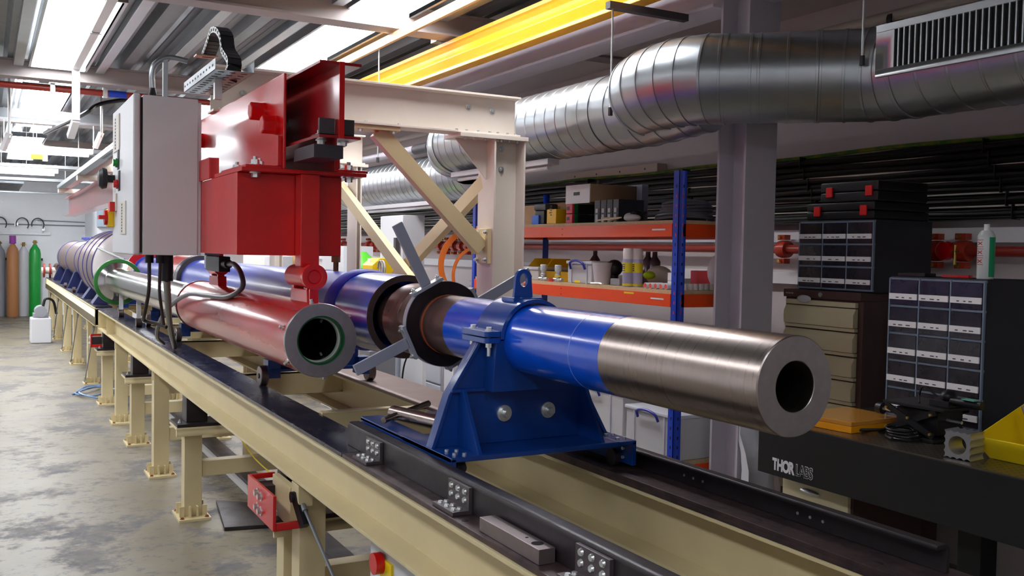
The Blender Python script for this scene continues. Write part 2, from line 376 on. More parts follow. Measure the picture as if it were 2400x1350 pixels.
# vertical struts and hanging rods on the left
for px, y, lb in ((22, 10.6, 'red and silver hanging strut at the left edge of the photo'), (238, 11.4, 'thin hanging rod with a white clamp left of the grey cabinet')):
    a = PY(px, 240, y); c = PY(px, 300, y)
    t = thing('hanger', lb, 'hanger', (a.x, y, c.z-.1))
    obj('rod', G().cyl((a.x, y, c.z-.1), (a.x, y, DECK-.002), .014, 10), zinc, t)
    obj('clamp', G().bar((a.x, y, c.z-.05), (a.x-.06, y+.05, c.z-.22), .05, .04), white, t)
# second deck level further back: ribbed ceiling raft
g = G(); z = 2.60
for k in range(9): g.box(-3, .58, 18.4+k*.33, 18.4+k*.33+.17, z, z+.05)
g.box(-3, .58, 18.4, 21.3, z+.05, z+.07); solid('ceiling_raft', g, deckm, 'low ribbed grey ceiling raft in front of the far white wall', 'ceiling raft')
# ================================================================ the long cream bed
XA0, XA1, XB0, XB1, ZB, ZT = .976, 1.141, 1.60, 1.765, .752, .952
def bed(y0, y1, name_label, far=False):
    t = thing('steel_bed', name_label, 'machine bed', (1.37, (y0+y1)/2, ZB))
    for xc in ((XA0+XA1)/2, (XB0+XB1)/2):
        g = G().prism(ipoly(xc, ZB, .938, .165, .011, .008), 'y', y0, y1)
        if far: g.box(XA0, XA0+.006, y0, y1-.0, ZB+.011, .927) if xc < 1.2 else None
        obj('beam', g, cream, t, bevel=.0015)
    return t
bd = bed(-.2, 10.2, 'long cream steel bed carrying the blue gun barrel')
bf = bed(10.52, 19.6, 'far length of the cream steel bed, under the ribbed tank', True)
obj('end_plate', G().box(XA0+.002, XA1-.002, 10.19, 10.2, ZB+.011, .927), cream, bd)
for y in (9.46,): obj('stiffener', G().box(XA0+.002, 1.05, y, y+.012, ZB+.011, .927), cream, bd)
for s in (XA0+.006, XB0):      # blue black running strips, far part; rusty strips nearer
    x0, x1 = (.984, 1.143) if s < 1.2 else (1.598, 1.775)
    obj('running_strip', G().box(x0, x1 if s < 1.2 else 1.83, 2.86, 10.35, .9385, ZT), strip if s < 1.2 else sheenstrip, bd, bevel=.0015)
    obj('near_strip', G().box(x0, x1, -.2, 2.855, .9385, ZT), rustst, bd, bevel=.0015)
    obj('running_strip', G().box(x0, x1, 10.52, 19.6, .9385, ZT), strip, bf)
obj('inner_rail', G().box(1.598, 1.632, -.2, 2.6, .952, .963), rustst, bd, bevel=.001)
g = G().box(1.6, 1.622, 2.9, 5.2, .9522, .9535); obj('measuring_tape', g, M('worn steel tape', (176, 160, 160), .4, metal=.3, var=.25, vs=30), bd, label='pale marked tape along the inner edge')
g = Multi()
for y in (2.25, 1.72, 1.36, .9):  g.n().cyl((1.655, y, .9515), (1.655, y, .9528), .014, 20)
objs('bolt_hole', g, black, bd)
for i, y in enumerate((1.0, 3.59, 4.87, 6.68, 8.12)):   # cross members
    g = G().box(1.062, 1.68, y, y+.012, .83, .95)
    g.box(1.062, 1.68, y, y+.05, .83, .84).box(1.062, 1.68, y, y+.05, .938, .949)
    obj('cross_member', g, cream, bd, bevel=.0015)
for y in (11.9, 13.6, 15.3, 17.0, 18.7): obj('cross_member', G().box(1.062, 1.68, y, y+.05, .83, .93), cream, bf)
obj('end_gusset', G().prism([(1.144, .953), (1.458, .953), (1.375, .83), (1.144, .83)], 'y', 3.56, 3.575).prism([(1.144, .9535), (1.458, .9535), (1.458, .960), (1.144, .960)], 'y', 3.555, 3.60), cream, bd, bevel=.001)
def foot(g, xc, yc, z0=0):
    g.box(xc-.09, xc+.09, yc-.125, yc+.125, z0, z0+.014)
    for sx in (-1, 1):
        for sy in (-.055, .055): g.prism([(yc+sy-.005, z0+.014), (yc+sy+.005, z0+.014), (yc+sy+.005, z0+.075), (yc+sy-.005, z0+.075)], 'x', xc+sx*.05, xc+sx*.078)
        g.prism([(xc-.0+sx*.02-.005, z0+.014), (xc+sx*.02+.005, z0+.014), (xc+sx*.02+.005, z0+.075), (xc+sx*.02-.005, z0+.075)], 'y', yc-.085, yc-.05)
def bolts(g, xc, yc):  # g collects one piece per bolt
    for sx in (-.07, .07):
        for sy in (-.1, .1): g.bolt((xc+sx, yc+sy, .014), (0, 0, 1), .009, .009)
rustbolt = M('rusty bolt', (150, 96, 60), .6, metal=.3)
def leg(parent, xc, yc):
    g = G().box(xc-.05, xc+.05, yc-.05, yc+.05, .014, ZB-.012).box(xc-.075, xc+.075, yc-.1, yc+.1, ZB-.012, ZB-.0005)
    g.box(xc-.056, xc-.05, yc-.02, yc+.02, ZB-.09, ZB-.012).box(xc-.02, xc+.02, yc-.056, yc-.05, ZB-.09, ZB-.012)
    lg = obj('leg', g, cream, parent, bevel=.003)
    f = G(); foot(f, xc, yc); obj('foot_plate', f, cream, lg)
    f = Multi(); bolts(f, xc, yc); objs('bolt', f, rustbolt, lg)
    return lg
LEGY = (3.45, 6.91, 9.08)
for y in LEGY:
    leg(bd, 1.062, y); leg(bd, 1.69, y)
for y in (6.91, 9.08): obj('stretcher', G().box(1.112, 1.64, y-.04, y+.04, .24, .33), cream, bd, bevel=.003)
FY = (11.75, 13.75, 15.45, 17.35, 19.3)
for y in FY: leg(bf, 1.062, y); leg(bf, 1.69, y)
# tie rods on the legs
def rod(parent, p, q, r=.007):
    g = G().cyl(p, q, r, 10); d = (V3(q)-V3(p)).normalized()
    g.cyl(V3(p), V3(p)+d*.07, r*1.9, 10).cyl(V3(q)-d*.07, V3(q), r*1.9, 10)
    return obj('tie_rod', g, M('dark rod steel', (150, 156, 164), .35, metal=.7), parent)
for y in FY: rod(bf, (.985, y-.03, .03), (1.0, y-.9, ZB-.03))
g = G().box(.985, 1.04, 3.33, 3.42, .66, .74); lug = obj('rod_lug', g, cream, bd, bevel=.004)
r_ = rod(bd, (1.0, 3.37, .69), (1.10, 2.45, .06), .006)
g = G().cyl((.97, 3.375, .69), (1.01, 3.375, .69), .02, 16).bar((.99, 3.375, .70), (1.004, 3.30, .60), .03, .035); obj('rod_end', g, black, bd)
# short stands with black blocks under the bed, each a thing of its own
def stand(yc, label, bracket=False, parent_y=None):
    t = thing('support_stand', label, 'stand', (1.062, yc, 0), 'short stands under the bed')
    zt = .55 if not bracket else .545
    g = G().box(1.012, 1.112, yc-.05, yc+.05, .014, zt-.012); obj('post', g, cream, t, bevel=.003)
    f = G(); foot(f, 1.062, yc); obj('foot_plate', f, cream, t)
    f = Multi(); bolts(f, 1.062, yc); objs('bolt', f, rustbolt, t)
    obj('head_plate', G().box(.955, 1.70, yc-.12, yc+.12, zt-.012, zt).box(.955, 1.70, yc-.12, yc-.105, zt-.05, zt-.012), cream, t, bevel=.001)
    obj('black_plate', G().box(.96, 1.68, yc-.115, yc+.115, zt+.0003, zt+.018), blacksteel, t)
    obj('post', G().box(1.64, 1.74, yc-.05, yc+.05, .014, zt-.012), cream, t, bevel=.003)
    f = G(); foot(f, 1.69, yc); obj('foot_plate', f, cream, t)
    obj('stretcher', G().box(1.112, 1.64, yc-.04, yc+.04, .24, .33), cream, t, bevel=.003)
    obj('block', G().box(1.02, 1.14, yc-.06, yc+.08, zt+.018, ZB-.0008), blacksteel, t, bevel=.003)
    g = G().bolt((.985, yc-.05, zt+.018), (0, 0, 1), .01, .01, .012); obj('bolt', g, zinc, t)
    if bracket:
        w_ = .19 if yc < 5 else .035; y0_ = yc-.29 if yc < 5 else yc-.03; y1_ = y0_+2*w_; ym_ = (y0_+y1_)/2
        g = G().box(.905, .917, y0_, y1_, .572, .70).box(.917, 1.011, y1_-.012, y1_, .68, .70).box(.917, 1.011, y0_, y0_+.012, .572, .60)
        br = obj('bracket', g, red, t, bevel=.002)
        g = Multi()
        for dy, z in ((.05, .665), (.0, .66), (.05, .61), (.0, .605)): g.bolt((.905, ym_+dy-.02, z), (-1, 0, 0), .0125, .012)
        objs('bolt', g, zinc, br)
        obj('backing_block', G().box(.9175, 1.011, yc-.02, yc+.07, .60, .672), blacksteel, t)
        if yc < 5: obj('cheek', G().box(.985, 1.0115, 3.43, 3.68, .56, .71), cream, t, bevel=.002)
    return t
stand(3.66, 'short cream stand with a bolted red bracket in the foreground, under the near bed', True)
stand(5.76, 'short cream stand with black blocks, first whole one left of the bed, nearest the camera')
stand(8.06, 'short cream stand with black blocks between two tall legs of the bed')
stand(10.2, 'short cream stand at the joint between the two bed lengths', True)
# black steel plate on the floor
g = G(); g.prism([(1.17, 5.37), (1.53, 5.30), (1.70, 5.62), (1.25, 5.98)], 'z', .001, .022)
solid('steel_plate', g, blacksteel, 'black steel plate lying on the floor beside the nearest stand foot', 'plate', bevel=.002)
# long black rail lying under the bed
t = thing('floor_rail', 'long black and silver rail lying under the bed along the floor', 'rail', (1.58, 6.4, .001))
obj('base', G().box(1.50, 1.62, 4.2, 9.6, .001, .06), blacksteel, t, bevel=.003); obj('edge', G().box(1.47, 1.498, 4.2, 9.6, .001, .035), M('pale edge', (205, 205, 205), .5), t)
t2 = t
# blue cord coil on the floor
g = G(); g.sweep(smooth_path([(.80, 10.9, .01), (.99, 11.4, .02), (1.2, 11.2, .03), (1.0, 10.7, .012), (.82, 10.85, .03), (1.05, 11.1, .05), (1.25, 10.8, .03), (1.05, 10.5, .012), (.85, 10.8, .04), (1.1, 11.3, .03)], 6), .009, 8)
solid('blue_hose', g, M('pale blue hose', (120, 150, 190), .35), 'pale blue hose coiled on the floor by the bed legs', 'hose')
# yellow signal cable under bed
g = G().sweep(smooth_path([(1.15, 6.4, .70), (1.2, 5.4, .60), (1.22, 4.9, .50), (1.3, 4.4, .42)], 6), .0035, 6)
solid('yellow_cable', g, yellow, 'thin yellow cable drooping under the bed', 'cable')
# isolator box under bed near the bottom of the photo
t = thing('isolator_box', 'pale switch box with a red and yellow knob under the near bed', 'switch box', (1.15, 2.6, .34))
obj('box', G().box(1.06, 1.24, 2.40, 2.80, .34, .70), cabgrey, t, bevel=.008)
obj('plate', G().box(1.052, 1.06, 2.60, 2.69, .56, .66), yellow, t); obj('knob', G().cyl((1.052, 2.68, .645), (1.025, 2.68, .645), .033, 20), red, t)
obj('bracket', G().box(1.10, 1.2, 2.5, 2.6, .70, ZB-.001), cabgrey, t)
# wood blocks between the beams
for i, (y, lb) in enumerate(((1.72, 'wooden block lying between the beams, farther one'), (1.42, 'wooden block lying between the beams, nearer one'))):
    solid('wood_block', G().box(1.42, 1.54, y, y+.10, .5605, .64), M('pale wood', (196, 160, 110), .7, var=.1, vs=20), lb, 'wood block', bevel=.003)
t = thing('lower_shelf', 'dusty steel shelf plate low between the bed beams', 'shelf', (1.37, 1.3, .5))
obj('plate', G().box(1.30, 1.62, .0, 2.75, .55, .56), M('dusty steel', (112, 98, 96), .5, metal=.3, var=.3, vs=18), t)
for y in (.2, 2.5): obj('bearer', G().box(1.141, 1.73, y, y+.05, .50, .5497), cream, t)
for y in (.2, 2.5):
    obj('post', G().box(1.66, 1.71, y, y+.05, 0, .4997), cream, t)
    obj('post', G().box(1.16, 1.21, y, y+.05, 0, .4997), cream, t)
# ---- black guide channels on the bed
def channel(x0, x1, y0, y1, label, open_right):
    t = thing('guide_channel', label, 'channel', ((x0+x1)/2, (y0+y1)/2, ZT+.0003))
    z0, z1 = ZT+.0003, (1.028 if open_right else 1.014); th = .010; r = .012
    pts = rpoly(x0, x1, z0, z1, r)
    # C profile: web on outer side, flange tops inward
    if open_right: P = [(x0, z0), (x0+th, z0), (x0+th, z1-th), (x1, z1-th), (x1, z1-.004), (x1-.004, z1), (x0+r, z1), (x0+r*.3, z1-r*.3), (x0, z1-r)]
    else: P = [(x1, z0), (x1-th, z0), (x1-th, z1-th), (x0, z1-th), (x0, z1-.004), (x0+.004, z1), (x1-r, z1), (x1-r*.3, z1-r*.3), (x1, z1-r)]
    obj('channel', G().prism(P, 'y', y0, y1), blacksteel, t, bevel=.0012)
    return t
cl = channel(1.045, 1.087, .2, 2.98, 'black steel guide channel along the left edge of the bed in front', True)
cr = channel(1.70, 1.742, 1.25, 2.76, 'black steel guide channel along the right edge of the bed, ending in front', False)
for yb in (2.72, 2.12, 1.52, .92):
    b_ = obj('bracket', G().prism([(.992, ZT+.0004), (1.0448, ZT+.0004), (1.0448, 1.018), (1.035, 1.018), (1.035, ZT+.0105), (.992, ZT+.0105)], 'y', yb-.06, yb+.06), M('angle bracket steel', (92, 84, 88), .35, metal=.6), cl, bevel=.001)
    g = Multi()
    for dy in (-.038, 0, .038):
        for z in (.983, 1.005): g.n().cyl((1.035, yb+dy, z), (1.030, yb+dy, z), .0085, 14, .0065)
        for x in (1.004, 1.02): g.n().cyl((x, yb+dy, ZT+.0105), (x, yb+dy, ZT+.0155), .007, 14, .0055)
    objs('screw', g, zinc, b_)
g = Multi()
for yb in (2.05, 1.62):
    for dy in (-.04, 0, .04):
        for z in (.975, .998): g.n().cyl((1.732, yb+dy, z), (1.7305, yb+dy, z), .004, 8)
objs('screw', g, zinc, cr)
g = G(); g.box(.998, 1.038, 1.66, 1.93, ZT+.0003, .985)
bar_ = thing('steel_bar', 'flat grey steel bar with a round hole lying beside the left guide channel', 'steel bar', (1.0, 1.8, ZT))
obj('bar', g, M('bar steel', (140, 128, 128), .35, metal=.8, var=.1, vs=20), bar_, bevel=.0015)
g = G().pipe((1.018, 1.70, .9851), (1.018, 1.70, .9854), .0135, .0125, 24).cyl((1.018, 1.70, .9845), (1.018, 1.70, .98525), .0125, 24).cyl((1.018, 1.745, .9845), (1.018, 1.745, .98525), .004, 12)
obj('hole', g, M('hole black', (4, 4, 5), .9), bar_)
g = G().cyl((1.006, 2.02, ZT), (1.006, 2.02, ZT+.001), .009, 20); obj('bolt_hole', g, black, bd)
# ================================================================ the gun barrel
GX, GZ = 1.39, 1.345
gun = thing('gun_barrel', 'long horizontal gun barrel, bare steel muzzle in front and blue painted tubes behind', 'gun barrel', (GX, 5, 1.1))
D = (0, 1, 0)
def P3(y): return (GX, y, GZ)
R = .101
obj('muzzle_section', G().lathe(P3(1.35), D, [(0, .051), (.0, R-.0015), (.0015, R), (.54, R), (.54, .06), (.45, .05)], 96), steel, gun, ang=25)
obj('muzzle_face', G().lathe(P3(1.349), D, [(0, .0525), (0, R-.002), (.0008, R-.001), (.0008, .0515)], 96), facesteel, gun)
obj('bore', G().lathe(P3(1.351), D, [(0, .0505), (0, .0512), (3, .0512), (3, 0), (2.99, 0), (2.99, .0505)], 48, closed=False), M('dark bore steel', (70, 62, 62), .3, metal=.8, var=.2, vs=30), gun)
obj('blue_section', G().lathe(P3(1.89), D, [(0, .06), (0, R+.0004), (.30, R+.0004), (.885, R+.0004), (.885, .06)], 96), blue, gun)
obj('seam', G().lathe(P3(2.02), D, [(0, R), (0, R+.0009), (.002, R+.0009), (.002, R)], 64), M('pale scuff', (120, 150, 220), .4), gun)
obj('bare_section', G().lathe(P3(2.775), D, [(0, .06), (0, R), (.2, R), (.23, .06)], 80), brown, gun)
obj('joint_ring', G().lathe(P3(2.935), D, [(0, R), (0, R+.002), (.012, R+.002), (.012, R)], 64), M('rust orange ring', (150, 70, 40), .5), gun)
# locking nut with four levers
th0 = math.radians(0)
nut = []
NR = .147; n = 96
flats = [math.radians(a) for a in (118, 205, 298, 28)]
for i in range(n):
    a = 2*PI*i/n; r = NR
    for fa in flats:
        dlt = (a-fa+PI) % (2*PI)-PI
        if abs(dlt) < 1.0: r = min(r, NR*.945/math.cos(dlt)) if NR*.945/math.cos(dlt) < NR else r
    nut.append((GX+r*math.cos(a), GZ+r*math.sin(a)))
ln = obj('locking_nut', G().prism(nut, 'y', 2.965, 3.0), M('black turned steel', (46, 38, 42), .35, metal=.5, var=.2, vs=12), gun)
band = M('nut band paint', (176, 178, 190), .35, metal=.4)
g = G(); m = len(nut)
outer = [(GX+(x-GX)*1.012, GZ+(z-GZ)*1.012) for x, z in nut]
for i in range(m):
    j = (i+1) % m
    A = [(nut[i][0], 2.968, nut[i][1]), (outer[i][0], 2.968, outer[i][1]), (outer[j][0], 2.968, outer[j][1]), (nut[j][0], 2.968, nut[j][1])]
    Bk = [(x, 2.995, z) for x, _, z in A]
    va = [g.bm.verts.new(p) for p in A]; vb = [g.bm.verts.new(p) for p in Bk]
    g.bm.faces.new(va); g.bm.faces.new(vb[::-1]); g.bm.faces.new((va[1], vb[1], vb[2], va[2]))
obj('nut_band', g, band, ln, label='grey band around the nut')
for fa in flats:
    u = Vector((math.cos(fa), 0, math.sin(fa))); v = Vector((-math.sin(fa), 0, math.cos(fa))); c = Vector((GX, 2.982, GZ))+u*(NR*.945)
    g = G().bar(c-v*.062+u*.006, c+v*.062+u*.006, .036, .011, up=u)
    lv = obj('lever_plate', g, handle, ln, bevel=.001)
    g = G().bar(c+u*.012, c+u*(.215 if 3 < fa < 4 else .245), .012, .038, up=v); obj('lever', g, handle, lv, bevel=.0015)
    g = G()
    g = Multi()
    for s in (-.05, .05): g.bolt(c+v*s+u*.0115, u, .007, .007, .006)
    objs('bolt', g, zinc, lv)
obj('breech_plug', G().lathe(P3(3.0), D, [(0, .08), (0, .130), (.09, .130), (.094, .128), (.10, .130), (.232, .130), (.236, .100), (.36, .100), (.36, .08)], 80), brown, gun)
BR = .158
obj('breech_face', G().lathe(P3(3.318), D, [(0, .134), (0, BR), (.004, BR), (.004, .134)], 96), M('dark face steel', (92, 76, 76), .35, metal=.6, var=.1, vs=30), gun)
obj('breech_cylinder', G().lathe(P3(3.322), D, [(0, .136), (0, BR), (.43, BR), (.43, .13), (.14, .12), (.14, .136)], 96), blue, gun)
obj('clamp_ring', G().lathe(P3(3.70), D, [(0, BR-.004), (0, BR+.003), (.02, BR+.011), (.105, BR+.011), (.105, BR-.004)], 96), M('bright blue ring', (0, 34, 180), .5), gun)
obj('pump_tube', G().lathe(P3(3.752), D, [(0, .1), (0, .150), (.7, .150), (.7, .148), (3.5, .148), (3.5, .1)], 96), vblue, gun)
obj('hose_band', G().lathe(P3(4.26), D, [(0, .149), (0, .153), (.012, .153), (.012, .149)], 64), galv, gun)
obj('collar', G().lathe(P3(7.20), D, [(0, .10), (0, .178), (.006, .180), (.10, .180), (.10, .1)], 80), M('collar steel', (80, 76, 80), .4, metal=.5), gun)
obj('collar_rim', G().lathe(P3(7.302), D, [(0, .17), (0, .183), (.02, .183), (.02, .17)], 64), zinc, gun)
obj('red_collar', G().lathe(P3(7.34), D, [(0, .1), (0, .182), (.5, .182), (.5, .1)], 64), red, gun)
obj('rear_tube', G().lathe(P3(7.85), D, [(0, .05), (0, .124), (1.9, .124), (1.9, .14), (1.96, .14), (1.96, .05)], 64), vblue, gun)
obj('red_disc', G().lathe(P3(9.83), D, [(0, .05), (0, .2), (.05, .2), (.05, .05)], 64), red, gun)
obj('rear_link', G().cyl(P3(9.88), P3(10.6), .12, 40), vblue, gun)
# bolts standing on the tube
g = G().cyl((GX, 4.15, GZ+.147), (GX, 4.15, GZ+.19), .012).cyl((GX, 4.15, GZ+.19), (GX, 4.15, GZ+.222), .02, 6)
obj('lifting_bolt', g, M('brass bolt', (110, 78, 50), .4, metal=.6), gun)
# ================================================================ blue barrel stand
st = thing('barrel_stand', 'blue steel barrel stand with gussets, clamp cap and lifting eye', 'stand', (GX, 2.45, .97))
Y0, Y1 = 2.28, 2.80
obj('base_plate', G().box(1.09, 1.70, 2.28, 2.62, 1.028, 1.042), dblue, st, bevel=.002)
obj('side_rail', G().box(1.09, 1.104, 2.275, 2.98, .975, 1.040).box(1.09, 1.16, 2.275, 2.98, 1.030, 1.0425), dblue, st, bevel=.002)
obj('side_rail', G().box(1.686, 1.70, 2.275, 2.98, .967, 1.040).box(1.64, 1.70, 2.275, 2.98, 1.030, 1.0425), dblue, st, bevel=.002)
obj('rear_bar', G().box(1.16, 1.64, 2.93, 2.98, 1.028, 1.042), dblue, st, bevel=.002)
zt = 1.342
obj('main_plate', G().prism([(1.097, 1.042), (1.685, 1.042), (1.60, 1.19), (1.525, zt), (1.235, zt), (1.147, 1.19)], 'y', 2.42, 2.435), dblue, st, bevel=.002)
cut = []
for i in range(13):
    a = math.radians(180+180*i/12); cut.append((GX+(R+.001)*math.cos(a), GZ+(R+.001)*math.sin(a)))
obj('cradle', G().prism([(GX+R+.001, GZ), (GX+.125, GZ), (GX+.135, 1.2), (GX-.135, 1.2), (GX-.125, GZ)]+cut, 'y', 2.36, 2.50), dblue, st, bevel=.001)
for x0, x1, sgn in ((1.178, 1.19, 1), (1.585, 1.597, -1)):
    obj('gusset', G().prism([(2.29, 1.042), (2.42, 1.042), (2.42, 1.205), (2.395, 1.205)], 'x', x0, x1), dblue, st, bevel=.001)
    obj('gusset', G().prism([(2.435, 1.042), (2.58, 1.042), (2.46, 1.205), (2.435, 1.205)], 'x', x0, x1), dblue, st, bevel=.001)
obj('stiffener', G().box(1.15, 1.26, 2.405, 2.42, 1.198, 1.206), dblue, st)
g = G().prism([(1.092, 1.042), (1.104, 1.042), (1.154, 1.19), (1.247, zt-.004), (1.235, zt-.004), (1.142, 1.19)], 'y', 2.412, 2.452); obj('edge_rib', g, dblue, st, bevel=.0015)
g = G().prism([(1.69, 1.042), (1.678, 1.042), (1.593, 1.19), (1.513, zt-.004), (1.525, zt-.004), (1.605, 1.19)], 'y', 2.412, 2.452); obj('edge_rib', g, dblue, st, bevel=.0015)
g = G()
for i in range(25):
    pass
cap = []
for i in range(25):
    a = math.radians(180*i/24); cap.append((GX+(R+.0135)*math.cos(a), GZ+.004+(R+.0135)*math.sin(a)))
for i in range(25):
    a = math.radians(180-180*i/24); cap.append((GX+(R+.0015)*math.cos(a), GZ+.004+(R+.0015)*math.sin(a)))
capm = M('clamp cap blue', (14, 66, 150), .32, coat=.3, var=.1, vs=6)
cp = obj('clamp_cap', G().prism(cap, 'y', 2.355, 2.515), capm, st, bevel=.0015)
for sx in (-1, 1):
    xa, xb = sorted((GX+sx*(R+.008), GX+sx*(R+.062)))
    obj('ear', G().prism(rpoly(xa, xb, 2.355, 2.515, .012), 'z', GZ+.012, GZ+.028), capm, cp, bevel=.001)
    obj('ear', G().prism(rpoly(xa, xb, 2.355, 2.515, .012), 'z', GZ-.006, GZ+.009), capm, st, bevel=.001)
    g = Multi()
    for y in (2.385, 2.485):
        g.n().bolt((GX+sx*(R+.035), y, GZ+.028), (0, 0, 1), .009, .008).cyl((GX+sx*(R+.035), y, GZ-.045), (GX+sx*(R+.035), y, GZ+.0281), .006, 12).lathe((GX+sx*(R+.035), y, GZ-.02), (0, 0, 1), [(0, 0), (0, .01), (.012, .01), (.012, 0)], 6, closed=False)
    objs('bolt', g, zinc, cp)
# lifting eye
zc = GZ+.004+R+.0135
E0 = [(GX-.032, zc-.004)]+[(GX+.027*math.cos(math.radians(180-a)), zc+.055+.030*math.sin(math.radians(a))) for a in range(0, 181, 12)]+[(GX+.032, zc-.004)]
g = G(); hole = [(GX+.013*math.cos(math.radians(a)), zc+.052+.02*math.sin(math.radians(a))) for a in range(0, 360, 20)]
bm = g.bm
for y in (2.43, 2.443):
    vo = [bm.verts.new((x, y, z)) for x, z in E0]; vh = [bm.verts.new((x, y, z)) for x, z in hole]
    eo = [bm.edges.new((vo[i], vo[(i+1) % len(vo)])) for i in range(len(vo))]; eh = [bm.edges.new((vh[i], vh[(i+1) % len(vh)])) for i in range(len(vh))]
    bmesh.ops.triangle_fill(bm, edges=eo+eh, use_beauty=True)
    if y < 2.44: fo, fh = vo, vh
for A, Bv in ((fo, vo), (fh, vh)):
    for i in range(len(A)):
        j = (i+1) % len(A); bm.faces.new((A[i], A[j], Bv[j], Bv[i]))
ey = obj('lifting_eye', g, capm, cp, bevel=.001)
obj('eye_base', G().box(GX-.05, GX+.05, 2.40, 2.475, zc-.012, zc+.002), capm, cp, bevel=.003)
g = Multi()
for x in (1.325, 1.474): g.n().cyl((x, 2.42, 1.127), (x, 2.414, 1.127), .024, 24).cyl((x, 2.414, 1.127), (x, 2.407, 1.127), .018, 24).cyl((x, 2.407, 1.127), (x, 2.392, 1.127), .011, 16)
objs('screw', g, zinc, st)
g = Multi()
for x, y in ((1.115, 2.31), (1.115, 2.36), (1.14, 2.30), (1.14, 2.35), (1.655, 2.31), (1.655, 2.37), (1.68, 2.31), (1.68, 2.37)): g.n().cyl((x, y, 1.0425), (x, y, 1.049), .006, 12)
for z in (.985, 1.012): g.n().cyl((1.700, 2.32, z), (1.706, 2.32, z), .006, 10).cyl((1.686, 2.32, z), (1.68, 2.32, z), .005, 10)
objs('screw', g, zinc, st)
for x in (1.112, 1.678):
    for y in (2.36, 2.88):
        obj('wheel', G().cyl((x-.010 if x > 1.5 else x-.004, y, .9785), (x+.006 if x > 1.5 else x+.012, y, .9785), .0262, 24), blacksteel, st)
obj('rubber_buffer', G().cyl((1.13, 2.30, 1.008), (1.18, 2.42, 1.008), .016, 16), rubber, st)
# steel pin with cross handles lying on the stand
t = thing('clamping_screw', 'bright steel clamping screw with a cross bar lying on the back of the blue stand', 'steel screw', (1.2, 2.8, 1.043))
obj('body', G().cyl((1.245, 2.55, 1.0665), (1.165, 2.88, 1.0665), .0235, 32), steel, t, bevel=.002)
obj('cross_bar', G().cyl((1.10, 2.80, 1.058), (1.30, 2.90, 1.085), .0105, 20), steel, t, bevel=.001)
# ================================================================ carts under the gun
def cart(y, label, z1=1.2, deep=.12):
    t = thing('wheeled_cradle', label, 'cradle', (GX, y, ZT+.0003), 'wheeled cradles under the gun')
    obj('cross_plate', G().prism([(1.155, 1.03), (1.59, 1.03), (1.59, 1.12), (1.53, z1), (1.22, z1), (1.155, 1.12)], 'y', y-.006, y+.006).box(1.155, 1.59, y-.05, y+.05, 1.02, 1.034), dblue, t, bevel=.002)
    obj('cradle_pad', G().box(1.27, 1.51, y-.045, y+.045, z1-.006, z1+.006), dblue, t)
    for sx in (-1, 1):
        x0 = GX+sx*.25
        obj('side_bracket', G().box(min(x0, x0-sx*.06), max(x0, x0-sx*.06), y-.045, y+.045, .99, 1.075), dblue, t, bevel=.002)
    for sx in (-1, 1):
        x0 = GX+sx*.262
        w_ = obj('wheel', G().lathe((x0-.018, y, ZT+.048), (1, 0, 0), [(0, .012), (0, .045), (.003, .0475), (.033, .0475), (.036, .045), (.036, .012)], 32), M('wheel steel', (120, 108, 104), .3, metal=.8, var=.1, vs=20), t)
        obj('axle', G().cyl((x0-.022, y, ZT+.048), (x0-sx*.06, y, ZT+.048), .012, 16), black, w_)
    return t
cart(4.40, 'blue cradle on steel wheels just behind the end of the red tube', 1.19)
cart(6.62, 'blue cradle on steel wheels behind the grey cable beside the tube', 1.195)
cart(7.95, 'blue cradle on steel wheels under the silver tube', 1.2)
cart(9.75, 'blue cradle on steel wheels below the green rimmed disc', 1.2)
# ================================================================ red lifted tube
TX, TZ, TR = 1.05, 1.268, .1323
tb = thing('lifted_tube', 'red tube with a steel end ring hanging from the trolley, joined to a silver tube', 'tube', (TX, 5, TZ-.15))
def T3(y): return (TX, y, TZ)
obj('red_casing', G().lathe(T3(3.30), D, [(0, .10), (0, TR), (2.14, TR), (2.14, .1)], 96), M('translucent red lacquer', (190, 14, 20), .26, coat=.35, var=.2, vs=3, stretch=(1, .35, 1)), tb)
obj('end_ring', G().lathe(T3(3.286), D, [(0, .0885), (0, TR-.001), (.002, TR+.0006), (.016, TR+.0006), (.016, .0885)], 96), facesteel, tb)
obj('green_liner', G().lathe(T3(3.292), D, [(0, .082), (0, .0883), (.06, .0883), (.06, .082)], 64), M('green liner', (20, 86, 44), .3), tb)
obj('seal_ring', G().lathe(T3(3.325), D, [(0, .077), (0, .0835), (.02, .0835), (.02, .077)], 64), M('white seal', (190, 200, 190), .35), tb)
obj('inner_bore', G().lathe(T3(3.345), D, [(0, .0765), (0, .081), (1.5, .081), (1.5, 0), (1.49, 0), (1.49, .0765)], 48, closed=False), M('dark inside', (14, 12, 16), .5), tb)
g = Multi()
for a in (35, 100, 160, 215, 280, 340):
    r_ = math.radians(a); u = Vector((math.cos(r_), 0, math.sin(r_))); p = V3(T3(3.33))+u*TR
    g.n().cyl(p, p+u*.004, .009, 12).cyl(p+u*.004, p+u*.016, .0055, 10)
objs('screw', g, zinc, tb)
g = Multi()
for a in (60, 300): 
    r_ = math.radians(a); u = Vector((math.cos(r_), 0, math.sin(r_))); p = V3(T3(3.40))+u*.0765
    g.n().cyl(p, p-u*.012, .005, 10)
objs('inner_screw', g, zinc, tb)
obj('rear_rim', G().lathe(T3(5.44), D, [(0, .1), (0, TR+.004), (.018, TR+.004), (.018, .1)], 64), M('dark red rim', (60, 24, 28), .4, coat=.3), tb)
g = Multi()
for a in (130, 180, 225): 
    r_ = math.radians(a); u = Vector((math.cos(r_), 0, math.sin(r_))); p = V3(T3(5.475))+u*(TR-.01); g.n().cyl(p, p+u*.016, .008, 10)
objs('screw', g, zinc, tb)
